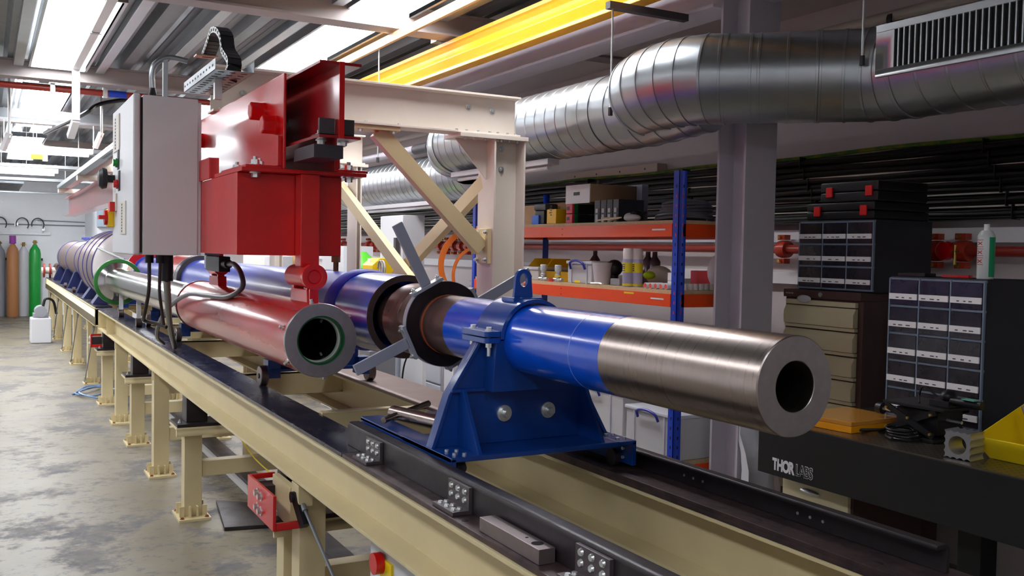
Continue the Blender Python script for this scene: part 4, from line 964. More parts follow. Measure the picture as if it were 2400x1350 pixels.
# white pipe with clamps near the soffit
t = thing('wall_pipe', 'pale pipe with dark clamps high along the right wall above the duct', 'pipe', (4.36, 6, 2.78))
zq = PX(1400, 216, 4.36).z; zq2 = PX(2150, 20, 4.36).z
obj('pipe', G().cyl((4.36, -.5, zq2), (4.36, 18, zq), .03, 16), M('pale pipe', (206, 196, 186), .5), t)
for px, py in ((1330, 226), (2100, 30)):
    p = PX(px, py, 4.36); obj('clamp', G().lathe((4.36, p.y, zq), D, [(0, .03), (0, .042), (.03, .042), (.03, .03)], 20).box(4.36, XW-.001, p.y, p.y+.03, zq-.01, zq+.01), M('dark clamp', (50, 46, 50), .5), t)
t = thing('drain_pipe', 'dark grey pipe running beside the far duct behind the gantry', 'pipe', (3.2, 9, 2.6))
pa, pb = PX(1130, 318, 3.25), PX(850, 372, 3.25)
obj('pipe', G().cyl(pa, (3.25, 16, pb.z), .035, 16), colgrey, t)
for y_ in (7.0, 11.0): obj('hanger_rod', G().cyl((3.25, y_, pb.z), (3.25, y_, 2.8395), .006, 8), zinc, t)
for k in (0, .45): obj('sleeve', G().cyl((3.25, pa.y+.05+k*2, pa.z), (3.25, pa.y+.35+k*2, pa.z), .045, 16), buf, t)
# ================================================================ round ductwork
DR = .2
dt = thing('spiral_duct', 'big round galvanised spiral duct jogging around the grey column', 'duct', (3.1, 6, 2.1))
def ring_sweep(path, r, n=48, seam=None): 
    rad = []; 
    for i, p in enumerate(path): rad.append(r+(seam if seam and i % 2 == 1 else 0))
    return rad
def spiral(p, q, r, pitch=.11):
    P, Rr = [], []
    p, q = V3(p), V3(q); d = (q-p); Lh = d.length; d.normalize(); t_ = 0
    while t_ < Lh:
        for dd, rr in ((0, r), (pitch*.90, r), (pitch*.93, r+.003), (pitch*.97, r+.003)):
            if t_+dd < Lh: P.append(p+d*(t_+dd)); Rr.append(rr)
        t_ += pitch
    P.append(q); Rr.append(r); return G().sweep(P, Rr, 56, cap=False)
FX, FZ = 2.93, 2.345
NX, NZ = 3.42, 2.395
obj('far_run', spiral((FX, 4.15, FZ), (FX, 6.1, FZ), DR), galv, dt)
def elbow(pts, r, name, par=dt, seamr=.004):
    # gored elbow: straight segments joined with raised seams
    g = G()
    P = [V3(p) for p in pts]; n = 56; rings = []
    for i, p in enumerate(P):
        tdir = (P[min(i+1, len(P)-1)]-P[max(i-1, 0)]).normalized(); a = Vector((0, 0, 1)); a = (a-tdir*a.dot(tdir)).normalized(); b = tdir.cross(a)
        rings.append((p, tdir, a, b))
    prev = None
    for i, (p, td, a, b) in enumerate(rings):
        for off, rr in ((-.006, r), (-.005, r+seamr), (.005, r+seamr), (.006, r)):
            R_ = [g.bm.verts.new(p+td*off+(a*math.cos(2*PI*k/n)+b*math.sin(2*PI*k/n))*rr) for k in range(n)]
            if prev:
                for k in range(n): g.bm.faces.new((prev[k], R_[k], R_[(k+1) % n], prev[(k+1) % n]))
            prev = R_
    return obj(name, g, galv, par)
elbow([(FX, 4.16, FZ), (FX, 4.02, FZ-.004), (FX+.005, 3.88, FZ-.004), (FX+.015, 3.75, FZ+.006), (FX+.04, 3.64, FZ+.02), (FX+.07, 3.55, FZ+.035)], DR-.004, 'lower_elbow')
obj('elbow_end', G().lathe((FX+.07, 3.55, FZ+.035), (.03, -.09, .015), [(.006, 0), (.006, DR-.004)], 56, closed=False), galv, dt)
MA, MB_ = V3((2.90, 3.42, 2.405)), V3((3.32, 2.98, 2.40))
elbow([(FX-.07, 3.82, FZ+.04), (FX-.082, 3.73, FZ+.052), (FX-.08, 3.64, FZ+.058), (FX-.07, 3.56, FZ+.062), (FX-.045, 3.49, FZ+.064), MA+V3((.02, -.01, .003)), MA+V3((.07, -.06, 0))], DR+.004, 'upper_elbow')
md = (MB_-MA)
elbow([MA+md*.12, MA+md*.34, MA+md*.40, MA+md*.60, MA+md*.80], DR, 'middle_run', seamr=.003)
elbow([MA+md*.82, MA+md*1.0, V3((3.38, 2.89, 2.397)), V3((3.41, 2.80, 2.395)), V3((NX, 2.70, NZ))], DR, 'far_elbow')
obj('near_run', spiral((NX, -1.5, NZ), (NX, 2.71, NZ), DR, .14), galv, dt)
# grille on the near run, facing the bed, tilted slightly up
gy1, gy0 = 2.70, .9
gr = obj('grille_box', G().box(NX-DR-.03, NX-DR+.08, gy0, gy1, NZ-.05, NZ+.14), galv, dt, bevel=.003)
obj('grille_dark', G().box(NX-DR-.034, NX-DR-.0305, gy0+.04, gy1-.09, NZ-.03, NZ+.12), M('grille dark', (14, 12, 14), .7), gr)
g = G(); y = gy0+.05
while y < gy1-.1: g.box(NX-DR-.046, NX-DR-.0345, y, y+.006, NZ-.03, NZ+.12); y += .026
obj('grille_bars', g, galv, gr)
obj('grille_rim', G().box(NX-DR-.046, NX-DR-.0305, gy0, gy1, NZ+.12, NZ+.15).box(NX-DR-.046, NX-DR-.0305, gy0, gy1, NZ-.06, NZ-.03).box(NX-DR-.046, NX-DR-.0305, gy1-.09, gy1, NZ-.03, NZ+.12), galv, gr, bevel=.002)
elbow([(FX, 6.08, FZ), (FX+.01, 6.16, FZ-.003), (FX+.05, 6.25, FZ-.015), (FX+.14, 6.32, FZ-.035)], DR+.004, 'rear_elbow')
# second duct length further on
d2 = thing('spiral_duct', 'round spiral duct length further away behind the ivory gantry braces', 'duct', (3.3, 12, 2.0))
obj('run', spiral((3.40, 6.75, 2.215), (3.40, 14, 2.215), .2), galv, d2)
elbow([(3.40, 6.77, 2.215), (3.39, 6.62, 2.22), (3.34, 6.50, 2.235), (3.25, 6.40, 2.26), (3.15, 6.33, 2.285)], .204, 'elbow', d2)
def hanger(px, y, x, z, label, arm=False):
    t = thing('duct_hanger', label, 'hanger', (x, y, z))
    obj('rod', G().cyl((x, y, z), (x, y, 2.80 if arm else (3.0995 if x > 3.3 else 3.2395)), .005, 8), zinc, t); obj('nut', G().cyl((x, y, z-.02), (x, y, z+.02), .012, 6), M('dark clamp'), t)
    if arm: obj('arm', G().box(x-.03, x+.46, y-.02, y+.02, 2.80, 2.835), buf, t)
hanger(0, 3.90, 2.705, 2.30, 'thin rod hanger holding the big duct beside its elbow', True)
hanger(0, 2.78, 3.19, 2.42, 'thin rod hanger in front of the duct by the grille')
hanger(0, 7.1, 2.71, 2.30, 'thin rod hanger holding the duct seen under the gantry beam')
# dead batten light under the duct
for (y0, y1, lb) in ((4.7, 6.0, 'unlit batten light fitted under the duct right of the ivory column'), (7.2, 8.9, 'unlit batten light fitted under the far duct behind the gantry')):
    dx = .42 if y0 > 7 else 0; dz = -.13 if y0 > 7 else 0
    t = thing('batten_light', lb, 'light', (2.87+dx, y0, 2.07+dz))
    obj('body', G().box(2.83+dx, 2.91+dx, y0, y1, 2.105+dz, 2.14+dz), M('batten white', (190, 186, 190), .5), t, bevel=.004); obj('tube', G().cyl((2.87+dx, y0+.05, 2.09+dz), (2.87+dx, y1-.05, 2.09+dz), .013, 12), white, t)
# ================================================================ orange and blue shelving
SX, SXB, SY0, SY1 = 3.10, 3.72, 3.84, 6.14
T1, T2, T3z = 1.777, 1.413, .52        # board tops
def rect_on(xp, l, t, r, b):         # the y and z range that a rectangle facing the bed covers at distance x
    cx, cy = (l+r)/2, (t+b)/2
    return PX(r, cy, xp).y, PX(l, cy, xp).y, PX(cx, b, xp).z, PX(cx, t, xp).z
sh = thing('shelving_unit', 'boltless shelving with orange beams, blue posts and chipboard shelves', 'shelving', ((SX+SXB)/2, 5.4, 0))
for x in (SX, SXB-.05):
    for y, s in ((SY0, 1), (SY1, 1)):
        s2 = 1 if x == SX else -1
        xa = x if s2 > 0 else x+.05
        g = G().box(min(xa, xa+s2*.003), max(xa, xa+s2*.003), y, y+.045, 0, 2.03).box(min(xa, xa+s2*.05), max(xa, xa+s2*.05), y, y+.003, 0, 2.03)
        po = obj('post', g, rackblue, sh)
        if y == SY0 and x == SX:
            g1, g2 = G(), G(); z = .15
            while z < 2.0:
                dst = g2 if any(abs(z-q) < .06 for q in (T1-.055, T2-.055, T1+.08)) else g1
                dst.box(x-.0008, x-.0001, y+.016, y+.024, z-.008, z+.008).box(x+.026, x+.034, y-.0008, y-.0001, z-.008, z+.008); z += .05
            obj('slots', g1, M('slot dark', (8, 16, 50), .6), po); obj('rivets', g2, M('orange red rivet', (220, 60, 60), .4), po)
for i, zt in enumerate((T1, T2, T3z)):
    g = G()
    for x in (SX-.004, SXB-.012):
        g.box(x, x+.016, SY0+.045, SY1, zt-.018-.068, zt-.018)
    for y in (SY0+.0, SY1-.0): g.box(SX+.03, SXB-.03, y-.0, y+.016, zt-.018-.068, zt-.018)
    bm_ = obj('beam', g, orange, sh, bevel=.002)
    obj('board', G().box(SX+.004, SXB-.004, SY0+.004, SY1-.004, zt-.0178, zt), ply, sh)
    if i < 2:
        y1_ = PX(1531, 540, SX).y
        obj('beam_label', G().box(SX-.0055, SX-.0042, SY0+.10, SY0+.21, zt-.052, zt-.044), white, bm_)
        if i == 1: obj('beam_label', G().box(SX-.0055, SX-.0042, SY0+.36, SY0+.45, zt-.034, zt-.024), yellow, bm_, label='yellow sticker')
        g = G()
        for y in (4.95, 5.55, 6.2):
            for z in (zt-.035, zt-.07): g.cyl((SX-.0042, y, z), (SX-.005, y, z), .004, 8)
        obj('beam_holes', g, black, bm_)
# --- things on the top shelf
def boxthing(name, label, cat, m, xp, l, t, r, b, depth, zbase=None, bev=.004, group=None, ztop=None):
    y0, y1, z0, z1 = rect_on(xp, l, t, r, b)
    if zbase is not None: z1 += zbase-z0; z0 = zbase
    if ztop: z1 = ztop
    o = solid(name, G().box(xp, xp+depth, y0, y1, z0+.0008, z1), m, label, cat, group, bevel=bev); return o, (y0, y1, z0, z1)
boxthing('carton', 'plain cardboard box at the left end of the top shelf', 'box', card, 3.25, 1160, 482, 1262, 528, .35, T1)
boxthing('carton', 'low cardboard box behind the yellow tin on the top shelf', 'box', card, 3.42, 1275, 470, 1330, 525, .2, T1)
boxthing('blue_connector', 'small bright blue socket on the top shelf beside the black tool', 'connector', M('bright blue plastic', (20, 110, 220), .4), 3.14, 1246, 505, 1262, 527, .05, T1)
t = thing('black_tool', 'black battery tool standing on the top shelf left of the yellow tin', 'tool', (3.2, 5.3, T1))
y0, y1, z0, z1 = rect_on(3.17, 1259, 492, 1281, 527)
obj('body', G().box(3.15, 3.24, y0, y1, T1+.001, T1+.09), black, t, bevel=.008); obj('head', G().box(3.14, 3.24, y0-.03, y1, T1+.09, T1+.135), M('dark grey plastic', (60, 62, 70), .4), t, bevel=.012)
o, q = boxthing('yellow_tin', 'yellow box with scribbled marks on the top shelf', 'box', M('yellow tin', (240, 190, 10), .4), 3.14, 1281, 489, 1303, 524, .17, T1, .006)
g = G(); 
for k in range(5): g.box(3.1392, 3.1399, q[0]+.05, q[0]+.07+.012*(k % 2), q[2]+.055+k*.014, q[2]+.061+k*.014)
mk = obj('marks', g, M('pen mark', (90, 60, 10), .6), o)
for k, pn in ((0, 'lower'), (1, 'upper')):
    y0, y1, z0, z1 = rect_on(3.16, 1326, 482, 1341, 503)
    t = thing('speaker_module', pn+' of two black modules with red fronts and green ends on the top shelf', 'module', (3.3, 4.9, T1+.058*k+.001), 'red fronted modules')
    yy0 = PX(1341, 500, 3.15).y; yy1 = PX(1326, 500, 3.15).y
    zb = T1+.001+k*.062
    obj('core', G().box(3.17, 3.44, yy0+.0, yy1, zb, zb+.058), black, t, bevel=.003)
    obj('red_front', G().box(3.15, 3.168, yy0, yy1, zb, zb+.058), M('rose red plastic', (206, 46, 70), .4), t, bevel=.004)
    obj('green_rim', G().box(3.168, 3.19, yy0-.004, yy1+.004, zb, zb+.059).box(3.42, 3.44, yy0-.004, yy1+.004, zb, zb+.059), M('dark green plastic', (10, 104, 56), .4), t)
    obj('port', G().box(3.149, 3.1499, yy0+.03, yy0+.06, zb+.02, zb+.042), black, t)
y0, y1, z0, z1 = rect_on(3.30, 1326, 427, 1382, 483)
t = thing('open_carton', 'white fronted open carton with a slot, standing on the red fronted modules', 'box', (3.4, (y0+y1)/2, T1+.126))
zb = T1+.1265
yw0 = PX(1382, 455, 3.2).y; yw1 = PX(1326, 455, 3.2).y
obj('shell', G().box(3.205, 3.55, yw0, yw0+.006, zb, zb+.115).box(3.205, 3.55, yw1-.006, yw1, zb, zb+.115).box(3.205, 3.55, yw0, yw1, zb, zb+.005).box(3.545, 3.55, yw0, yw1, zb, zb+.115), card, t)
obj('white_front', G().box(3.20, 3.205, yw0, yw1, zb, zb+.115), M('white card', (246, 246, 246), .5), t)
obj('slot', G().box(3.1992, 3.1999, yw0+.11, yw0+.18, zb+.05, zb+.07), black, t)
g = G()
for k in range(5): g.box(3.3+.02*k, 3.32+.02*k, yw0+.05+.03*k, yw0+.075+.03*k, zb+.115, zb+.13+.01*(k % 3))
g.box(3.28, 3.45, yw0+.03, yw0+.22, zb+.108, zb+.116)
obj('clutter', g, buf, t)
# power bricks with metal fronts
for k in range(4):
    xl = 1393+k*14.5
    y1_ = PX(xl, 500, 3.18).y; y0_ = PX(xl+13, 500, 3.18).y
    t = thing('power_module', ['grey black upright module on the top shelf, leftmost of four', 'grey black upright module, second from the left of four on the top shelf', 'grey black upright module, third from the left of four on the top shelf', 'grey black upright module, rightmost of four on the top shelf'][k], 'module', (3.25, (y0_+y1_)/2, T1+.0008), 'upright power modules')
    obj('case', G().box(3.18, 3.36, y0_, y1_, T1+.0008, T1+.135), M('charcoal case', (44, 44, 50), .45), t, bevel=.002)
    m_ = (y0_+y1_)/2
    obj('front_plate', G().box(3.176, 3.1799, m_-.012, m_+.012, T1+.005, T1+.05).box(3.176, 3.1799, m_-.012, m_+.012, T1+.06, T1+.085), M('pale front plate', (170, 170, 170), .4), t)
t = thing('instrument_panel', 'grey instrument panel standing at the back of the top shelf', 'panel', (3.6, 4.3, T1))
y0, y1, z0, z1 = rect_on(3.55, 1471, 434, 1504, 500)
obj('panel', G().box(3.55, 3.60, y0, y1, T1+.001, z1), M('panel grey', (90, 90, 104), .5), t, bevel=.003)
obj('sockets', G().cyl((3.55, y0+.10, z0+.09), (3.545, y0+.10, z0+.09), .018, 16).cyl((3.55, y0+.17, z0+.09), (3.545, y0+.17, z0+.09), .018, 16), black, t)
# coiled cables
g = G(); yc_, rr = 4.02, .13; pts = []
for k in range(7):
    for i in range(24):
        a = 2*PI*i/24; r_ = .15-.006*k+.008*math.sin(3*a+k); pts.append((3.34+r_*math.cos(a)*.95, 4.08+r_*1.15*math.sin(a), T1+.02+.014*k+.006*math.sin(a*2+k)))
g.sweep(pts, .0085, 8); solid('cable_coil', g, M('coiled grey cable', (88, 88, 98), .35), 'coil of dark grey cable on the top shelf beside the blue post', 'cable coil')
g = G(); rn = random.Random(5)
pts = [(3.22+.05*math.sin(i*1.3)+.02*rn.random(), 4.42+.05*math.cos(i*1.1)-.004*i, T1+.02+.045*abs(math.sin(i*.7))) for i in range(16)]
g.sweep(smooth_path(pts, 5), .006, 8); solid('tangled_lead', g, M('black white lead', (24, 24, 30), .4), 'tangled black lead with a plug on the top shelf', 'lead')
g = G(); pts = [(3.15+.03*math.sin(i*1.7), 4.52+.02*i*((-1)**i)*.8, T1+.008+.02*abs(math.sin(i))) for i in range(9)]
g.sweep(smooth_path(pts, 5), .004, 8); solid('cream_lead', g, M('cream lead', (214, 200, 160), .5), 'thin cream lead curling at the front edge of the top shelf', 'lead')
g = G().ball((3.16, 4.32, T1+.022), .045, (.8, 1.5, .48), 14).ball((3.2, 4.40, T1+.03), .035, (.8, 1.2, .7), 12)
solid('plastic_bag', g, M('clear bag', (210, 206, 204), .3, trans=.2), 'small clear plastic bag of parts on the top shelf', 'bag')
# --- things on the middle shelf
def bin_thing(xp, l, t_, r, b, dep, zb, label, mt, big=False):
    y0, y1, z0, z1 = rect_on(xp, l, t_, r, b); z1 += zb-z0; z0 = zb+.0008
    t = thing('storage_bin', label, 'bin', (xp+dep/2, (y0+y1)/2, zb), 'yellow open fronted bins')
    h = z1-z0; w_ = .003
    side = [(xp+.02, z0), (xp+dep, z0), (xp+dep, z1), (xp+dep*.35, z1), (xp, z0+h*.45)]
    g = G().prism(side, 'y', y0, y0+w_).prism(side, 'y', y1-w_, y1).box(xp+.02, xp+dep, y0+w_, y1-w_, z0, z0+w_).box(xp+dep-w_, xp+dep, y0+w_, y1-w_, z0+w_, z1)
    g.prism([(xp, z0+h*.45), (xp+w_, z0+h*.45), (xp+.02+w_, z0+w_), (xp+.02, z0)], 'y', y0+w_, y1-w_)
    obj('bin', g, mt, t); return t, (y0, y1, z0, z1)
ybm = M('bin yellow', (222, 176, 14), .4)
bin_thing(3.22, 1232, 602, 1276, 652, .2, T2, 'yellow open fronted bin at the left of the middle shelf', ybm)
bin_thing(3.22, 1272, 602, 1335, 652, .2, T2, 'wider yellow open fronted bin behind the gauges on the middle shelf', ybm)
def gauge(px, label, ring=None):
    p = PX(px, 640, 3.145)
    t = thing('valve_regulator', label, 'valve', (3.145, p.y, T2), 'chromed valves on the middle shelf')
    g = G().lathe((3.145, p.y, T2+.001), (0, 0, 1), [(0, 0), (0, .022), (.012, .022), (.014, .012), (.03, .012), (.035, .02), (.045, .02), (.05, .014), (.066, .014), (.066, 0)], 20, closed=False).cyl((3.145, p.y-.05, T2+.016), (3.145, p.y+.05, T2+.016), .010, 12)
    obj('body', g, zinc, t); obj('cap', G().lathe((3.145, p.y, T2+.067), (0, 0, 1), [(0, 0), (0, .021), (.035, .022), (.04, .018), (.04, 0)], 16, closed=False), M('pale grey cap', (200, 206, 214), .4), t)
    if ring: obj('ring', G().pipe((3.145, p.y, T2+.031), (3.145, p.y, T2+.04), .022, .014, 20), ring, t)
gauge(1274, 'chromed valve with a pale grey cap on the middle shelf, left one'); gauge(1308, 'chromed valve with a pale grey cap and yellow ring on the middle shelf, right one', yellow)
g = G().cyl((3.13, PX(1291, 650, 3.13).y, T2+.001), (3.13, PX(1291, 650, 3.13).y, T2+.02), .018, 16); solid('red_fitting', g, M('coral plastic', (220, 80, 80), .4), 'small coral coloured fitting between the two chromed valves', 'fitting')
def crate(xp, l, t_, r, b, dep, zb, label, mt=None, hnd=True, group='clear lidded boxes', lidt=.02, handle_col=None):
    y0, y1, z0, z1 = rect_on(xp, l, t_, r, b); z1 += zb-z0; z0 = zb+.0008
    t = thing('storage_box', label, 'storage box', (xp+dep/2, (y0+y1)/2, zb), group)
    obj('tub', G().box(xp+.008, xp+dep-.008, y0+.008, y1-.008, z0, z1-lidt-.0005), mt or clearp, t, bevel=.008)
    obj('lid', G().box(xp, xp+dep, y0, y1, z1-lidt, z1), M('clear lid', (226, 228, 236), .3, trans=.3), t, bevel=.005)
    for k in (.2, .8):
        y = y0+(y1-y0)*k; obj('rib', G().box(xp+.002, xp+.0079, y-.006, y+.006, z0, z1-lidt-.0005), M('box rib', (205, 208, 220), .35, trans=.3), t)
    if hnd:
        ym_ = (y0+y1)/2; hw = min(.09, (y1-y0)*.28)
        pts = smooth_path([(xp-.004, ym_-hw, z1-lidt-.03), (xp-.018, ym_-hw*.85, z1-.012), (xp-.02, ym_, z1+.002), (xp-.018, ym_+hw*.85, z1-.012), (xp-.004, ym_+hw, z1-lidt-.03)], 5)
        obj('handle', G().sweep(pts, .0075, 8), M('violet blue handle', (40, 44, 150), .35), t)
    return t, (y0, y1, z0, z1)
t, q = crate(3.14, 1326, 609, 1386, 662, .2, T2, 'small clear lidded box with a blue handle on the middle shelf')
obj('sticker', G().box(3.1385, 3.1399, q[0]+.12, q[0]+.18, q[2]+.004, q[2]+.018), yellow, t)
p = PX(1405, 640, 3.18); solid('beaker', G().lathe((3.20, p.y, T2+.001), (0, 0, 1), [(0, 0), (0, .045), (.13, .062), (.13, .059), (.004, .042), (.004, 0)], 28, closed=False), M('frosted plastic', (196, 186, 190), .5), 'frosted plastic beaker on the middle shelf beside the small clear box', 'beaker')
g = G().sweep(smooth_path([(3.12, PX(1385, 660, 3.12).y, T2+.008), (3.13, PX(1400, 658, 3.12).y, T2+.01), (3.12, PX(1412, 663, 3.12).y, T2+.008)], 5), .007, 8).cyl((3.14, PX(1390, 655, 3.14).y, T2+.008), (3.2, PX(1420, 640, 3.2).y, T2+.012), .006, 8)
solid('spanners', g, zinc, 'shiny metal rods lying at the front edge of the middle shelf', 'metal rods')
g = G().box(3.2, 3.3, PX(1452, 650, 3.2).y, PX(1430, 650, 3.2).y, T2+.001, T2+.04); solid('grey_tray', g, grc, 'small grey tray on the middle shelf left of the spray can', 'tray', bevel=.004)
g = G().ball((3.27, PX(1440, 625, 3.27).y, T2+.10), .05, (1, 1.1, 1), 12).ball((3.27, PX(1430, 632, 3.27).y, T2+.07), .035, (1, 1.4, 1), 10).cyl((3.27, PX(1438, 630, 3.27).y, T2+.001), (3.27, PX(1438, 630, 3.27).y, T2+.08), .03, 12)
solid('black_fittings', g, black, 'heap of black fittings on the middle shelf behind the grey tray', 'fittings')
def can(px, label, xp=3.15, h=.215, r=.03, zb=T2, body=None, group=None):
    p = PX(px, 625, xp); t = thing('spray_can', label, 'spray can', (xp, p.y, zb), group)
    obj('can', G().lathe((xp, p.y, zb+.001), (0, 0, 1), [(0, 0), (0, r-.002), (.003, r), (h*.72, r), (h*.72, 0)], 32, closed=False), body, t)
    return t, p
sb = M('spray can lilac', (170, 170, 205), .3, coat=.3)
for px, lb in ((1472, 'left of two white capped lilac and yellow spray cans on the middle shelf'), (1494, 'right of two white capped lilac and yellow spray cans on the middle shelf')):
    t, p = can(px, lb, body=sb, group='spray cans on the middle shelf', xp=3.15 if px < 1480 else 3.19)
    x_ = 3.15 if px < 1480 else 3.19
    obj('cap', G().lathe((x_, p.y, T2+.001+.155), (0, 0, 1), [(0, 0), (0, .029), (.055, .029), (.06, .026), (.06, 0)], 28, closed=False), M('cap white', (225, 216, 210), .4), t)
    obj('label_band', G().lathe((x_, p.y, T2+.001), (0, 0, 1), [(.08, .0302), (.08, .0306), (.135, .0306), (.135, .0302)], 32), M('label yellow', (220, 200, 30), .4), t)
    obj('label_foot', G().lathe((x_, p.y, T2+.001), (0, 0, 1), [(.006, .0302), (.006, .0306), (.018, .0306), (.018, .0302)], 32), M('label yellow'), t)
    g = G()
    for k in range(4):
        a0 = 3.5; z = T2+.092+k*.011
        g.bar((x_-.0306, p.y-.012, z), (x_-.0306, p.y+.012, z), .001, .005)
    obj('label_print', g, M('dark violet print', (60, 50, 110), .5), t)
for k in range(5):
    p = PX(1514+k*12, 667, 3.13); 
    t = thing('white_tube_cap', ['small white tube with a coral end on the middle shelf, leftmost of the row', 'small white tube with a coral end, second from the left in its row', 'small white tube with a coral end, middle of its row', 'small white tube with a coral end, second from the right in its row', 'small white tube with a coral end, rightmost of the row'][k], 'tube', (3.16, p.y, T2), 'small white tubes')
    obj('tube', G().cyl((3.125, p.y, T2+.0165), (3.24, p.y, T2+.0165), .0155, 20), white, t); obj('end', G().cyl((3.1235, p.y, T2+.0165), (3.1248, p.y, T2+.0165), .0125, 20), M('coral plastic'), t)
solid('orange_sheet', G().box(3.26, 3.40, PX(1540, 655, 3.3).y, PX(1486, 655, 3.3).y, T2+.001, T2+.012), M('amber sheet', (220, 150, 40), .4), 'flat amber coloured box behind the row of white tubes', 'flat box', bevel=.002)
g = G().ball((3.33, PX(1522, 632, 3.33).y, T2+.065), .03, (1, 1.5, .8), 12); solid('lime_cloth', g, M('lime cloth', (170, 200, 20), .8), 'crumpled lime yellow cloth on the middle shelf', 'cloth')
g = G().ball((3.45, PX(1545, 620, 3.45).y, T2+.06), .075, (1, 1.1, .8), 16); solid('white_bowl', g, M('cream bowl', (206, 196, 186), .6), 'rounded cream coloured bag behind the lime cloth', 'bag')
for k, z in ((0, 0), (1, .045)): solid('small_carton', G().box(3.22, 3.3, PX(1577, 640, 3.22).y, PX(1565, 640, 3.22).y, T2+.001+z, T2+.044+z), M('white card'), ('small white carton left of the blue post, lower one', 'small white carton left of the blue post, upper one')[k], 'carton', 'two small white cartons')
solid('red_carton', G().box(3.42, 3.60, 3.95, 4.12, T2+.001, T2+.10), red, 'dark red box on the middle shelf right of the blue post', 'box', bevel=.003)
g = G().ball((3.46, 3.90, T2+.10), .10, (1.0, .55, 1.05), 20); solid('paper_bag', g, M('white paper bag', (214, 206, 208), .6, bump=.5, bs=12), 'bulging white paper bag at the right end of the middle shelf', 'bag')
g = G()
for k in range(7): g.ball((3.2+.034*k, 3.875, T2+.0165), .0155, (1, 1, 1), 10)
for k in range(7):
    tt = solid('white_jar', G().cyl((3.20+.036*k, 3.90, T2+.001), (3.20+.036*k, 3.90, T2+.034), .016, 14), M('cap white'), 'small white jar in the row right of the blue post on the middle shelf', 'jar', 'row of small white jars')
g.bm.free()
for px, x_ in ((1519, 3.5), (1535, 3.52), (1395, 3.6)): 
    p = PX(px, 600, x_); solid('brown_bottle', G().lathe((x_, p.y, T2+.001), (0, 0, 1), [(0, 0), (0, .035), (.14, .035), (.17, .015), (.2, .015), (.2, 0)], 20, closed=False), M('dark bottle', (84, 70, 84), .2, coat=.5), {1519: 'dim brown bottle at the back of the middle shelf right of the spray cans', 1535: 'dim brown bottle at the back of the middle shelf behind the cream bag', 1395: 'dim brown bottle at the back of the middle shelf behind the beaker'}[px], 'bottle', 'dim bottles at the back')
crate(3.16, 1150, 570, 1262, 600, .3, T2, 'clear box with a dark handle at the far left end of the middle shelf')
# --- lower shelf and boxes
crate(3.12, 1318, 940, 1458, 1060, .5, T3z, 'large clear storage box with a blue handle right behind the blue stand', group='large clear boxes')
crate(3.12, 1462, 955, 1580, 1060, .5, T3z, 'large clear storage box with blue handle beside the blue post', group='large clear boxes')
crate(3.12, 1125, 830, 1235, 920, .5, T3z, 'large clear storage box behind the blue stand gussets', group='large clear boxes')
du = thing('drawer_unit', 'pale plastic drawer unit seen under the black locking nut', 'drawer unit', (3.25, 6.85, 0))
obj('case', G().box(3.07, 3.45, 6.6, 7.15, 0, .92), M('pale drawer plastic', (206, 206, 214), .4), du, bevel=.006)
for k in range(5): obj('drawer', G().box(3.055, 3.0695, 6.62, 7.13, .03+.178*k, .195+.178*k), M('pale drawer front', (222, 222, 230), .3, coat=.3), du, bevel=.006)
y0, y1, z0, z1 = rect_on(3.2, 1385, 905, 1452, 950)
t = thing('paper_carton', 'white carton with two printed grey squares lying on a clear box', 'carton', (3.3, (y0+y1)/2, .85))
zb_ = bpy.data.objects['storage_box'].location.z
zl = rect_on(3.12, 1318, 940, 1458, 1060)[3]-rect_on(3.12, 1318, 940, 1458, 1060)[2]+T3z+.002
obj('carton', G().box(3.16, 3.45, y0, y1, zl, zl+.075), M('white card'), t, bevel=.003)
g = G()
for k in (0, 1): g.box(3.1592, 3.1599, y0+.03+.16*k, y0+.10+.16*k, zl+.02, zl+.06)
obj('printed_squares', g, M('print grey', (110, 110, 116), .6), t)
solid('dark_crate', G().box(3.63, 3.712, 3.9, 4.5, T3z+.001, T3z+.26), M('dark crate', (46, 46, 54), .5), 'dark crate low on the shelving right of the blue post', 'crate', bevel=.006)
boxthing('flat_carton', 'flat brown box on a clear box below the middle shelf', 'box', card, 3.2, 1290, 890, 1360, 925, .25, .93)
# white bag hanging beside the column
g = G(); n = 9; rows = []
for i in range(n):
    z = .30+i*.085; rows.append([(3.235+.19*k/6, 3.485-.02*math.sin(k*1.3+i*.9)-.012*math.cos(i*1.7), z) for k in range(7)])
V = [[g.bm.verts.new(p) for p in r_] for r_ in rows]; V2 = [[g.bm.verts.new((p[0], p[1]-.035-.02*math.sin(i*.8), p[2])) for p in r_] for i, r_ in enumerate(rows)]
for i in range(n-1):
    for k in range(6):
        g.bm.faces.new((V[i][k], V[i][k+1], V[i+1][k+1], V[i+1][k])); g.bm.faces.new((V2[i][k], V2[i+1][k], V2[i+1][k+1], V2[i][k+1]))
for i in range(n-1):
    g.bm.faces.new((V[i][0], V[i+1][0], V2[i+1][0], V2[i][0])); g.bm.faces.new((V[i][6], V2[i][6], V2[i+1][6], V[i+1][6]))
for k in range(6):
    g.bm.faces.new((V[0][k], V2[0][k], V2[0][k+1], V[0][k+1])); g.bm.faces.new((V[-1][k], V[-1][k+1], V2[-1][k+1], V2[-1][k]))
solid('waste_bag', g, M('white polythene', (222, 224, 232), .3, bump=.4, bs=14), 'crumpled white bag hanging beside the grey steel column', 'bag')
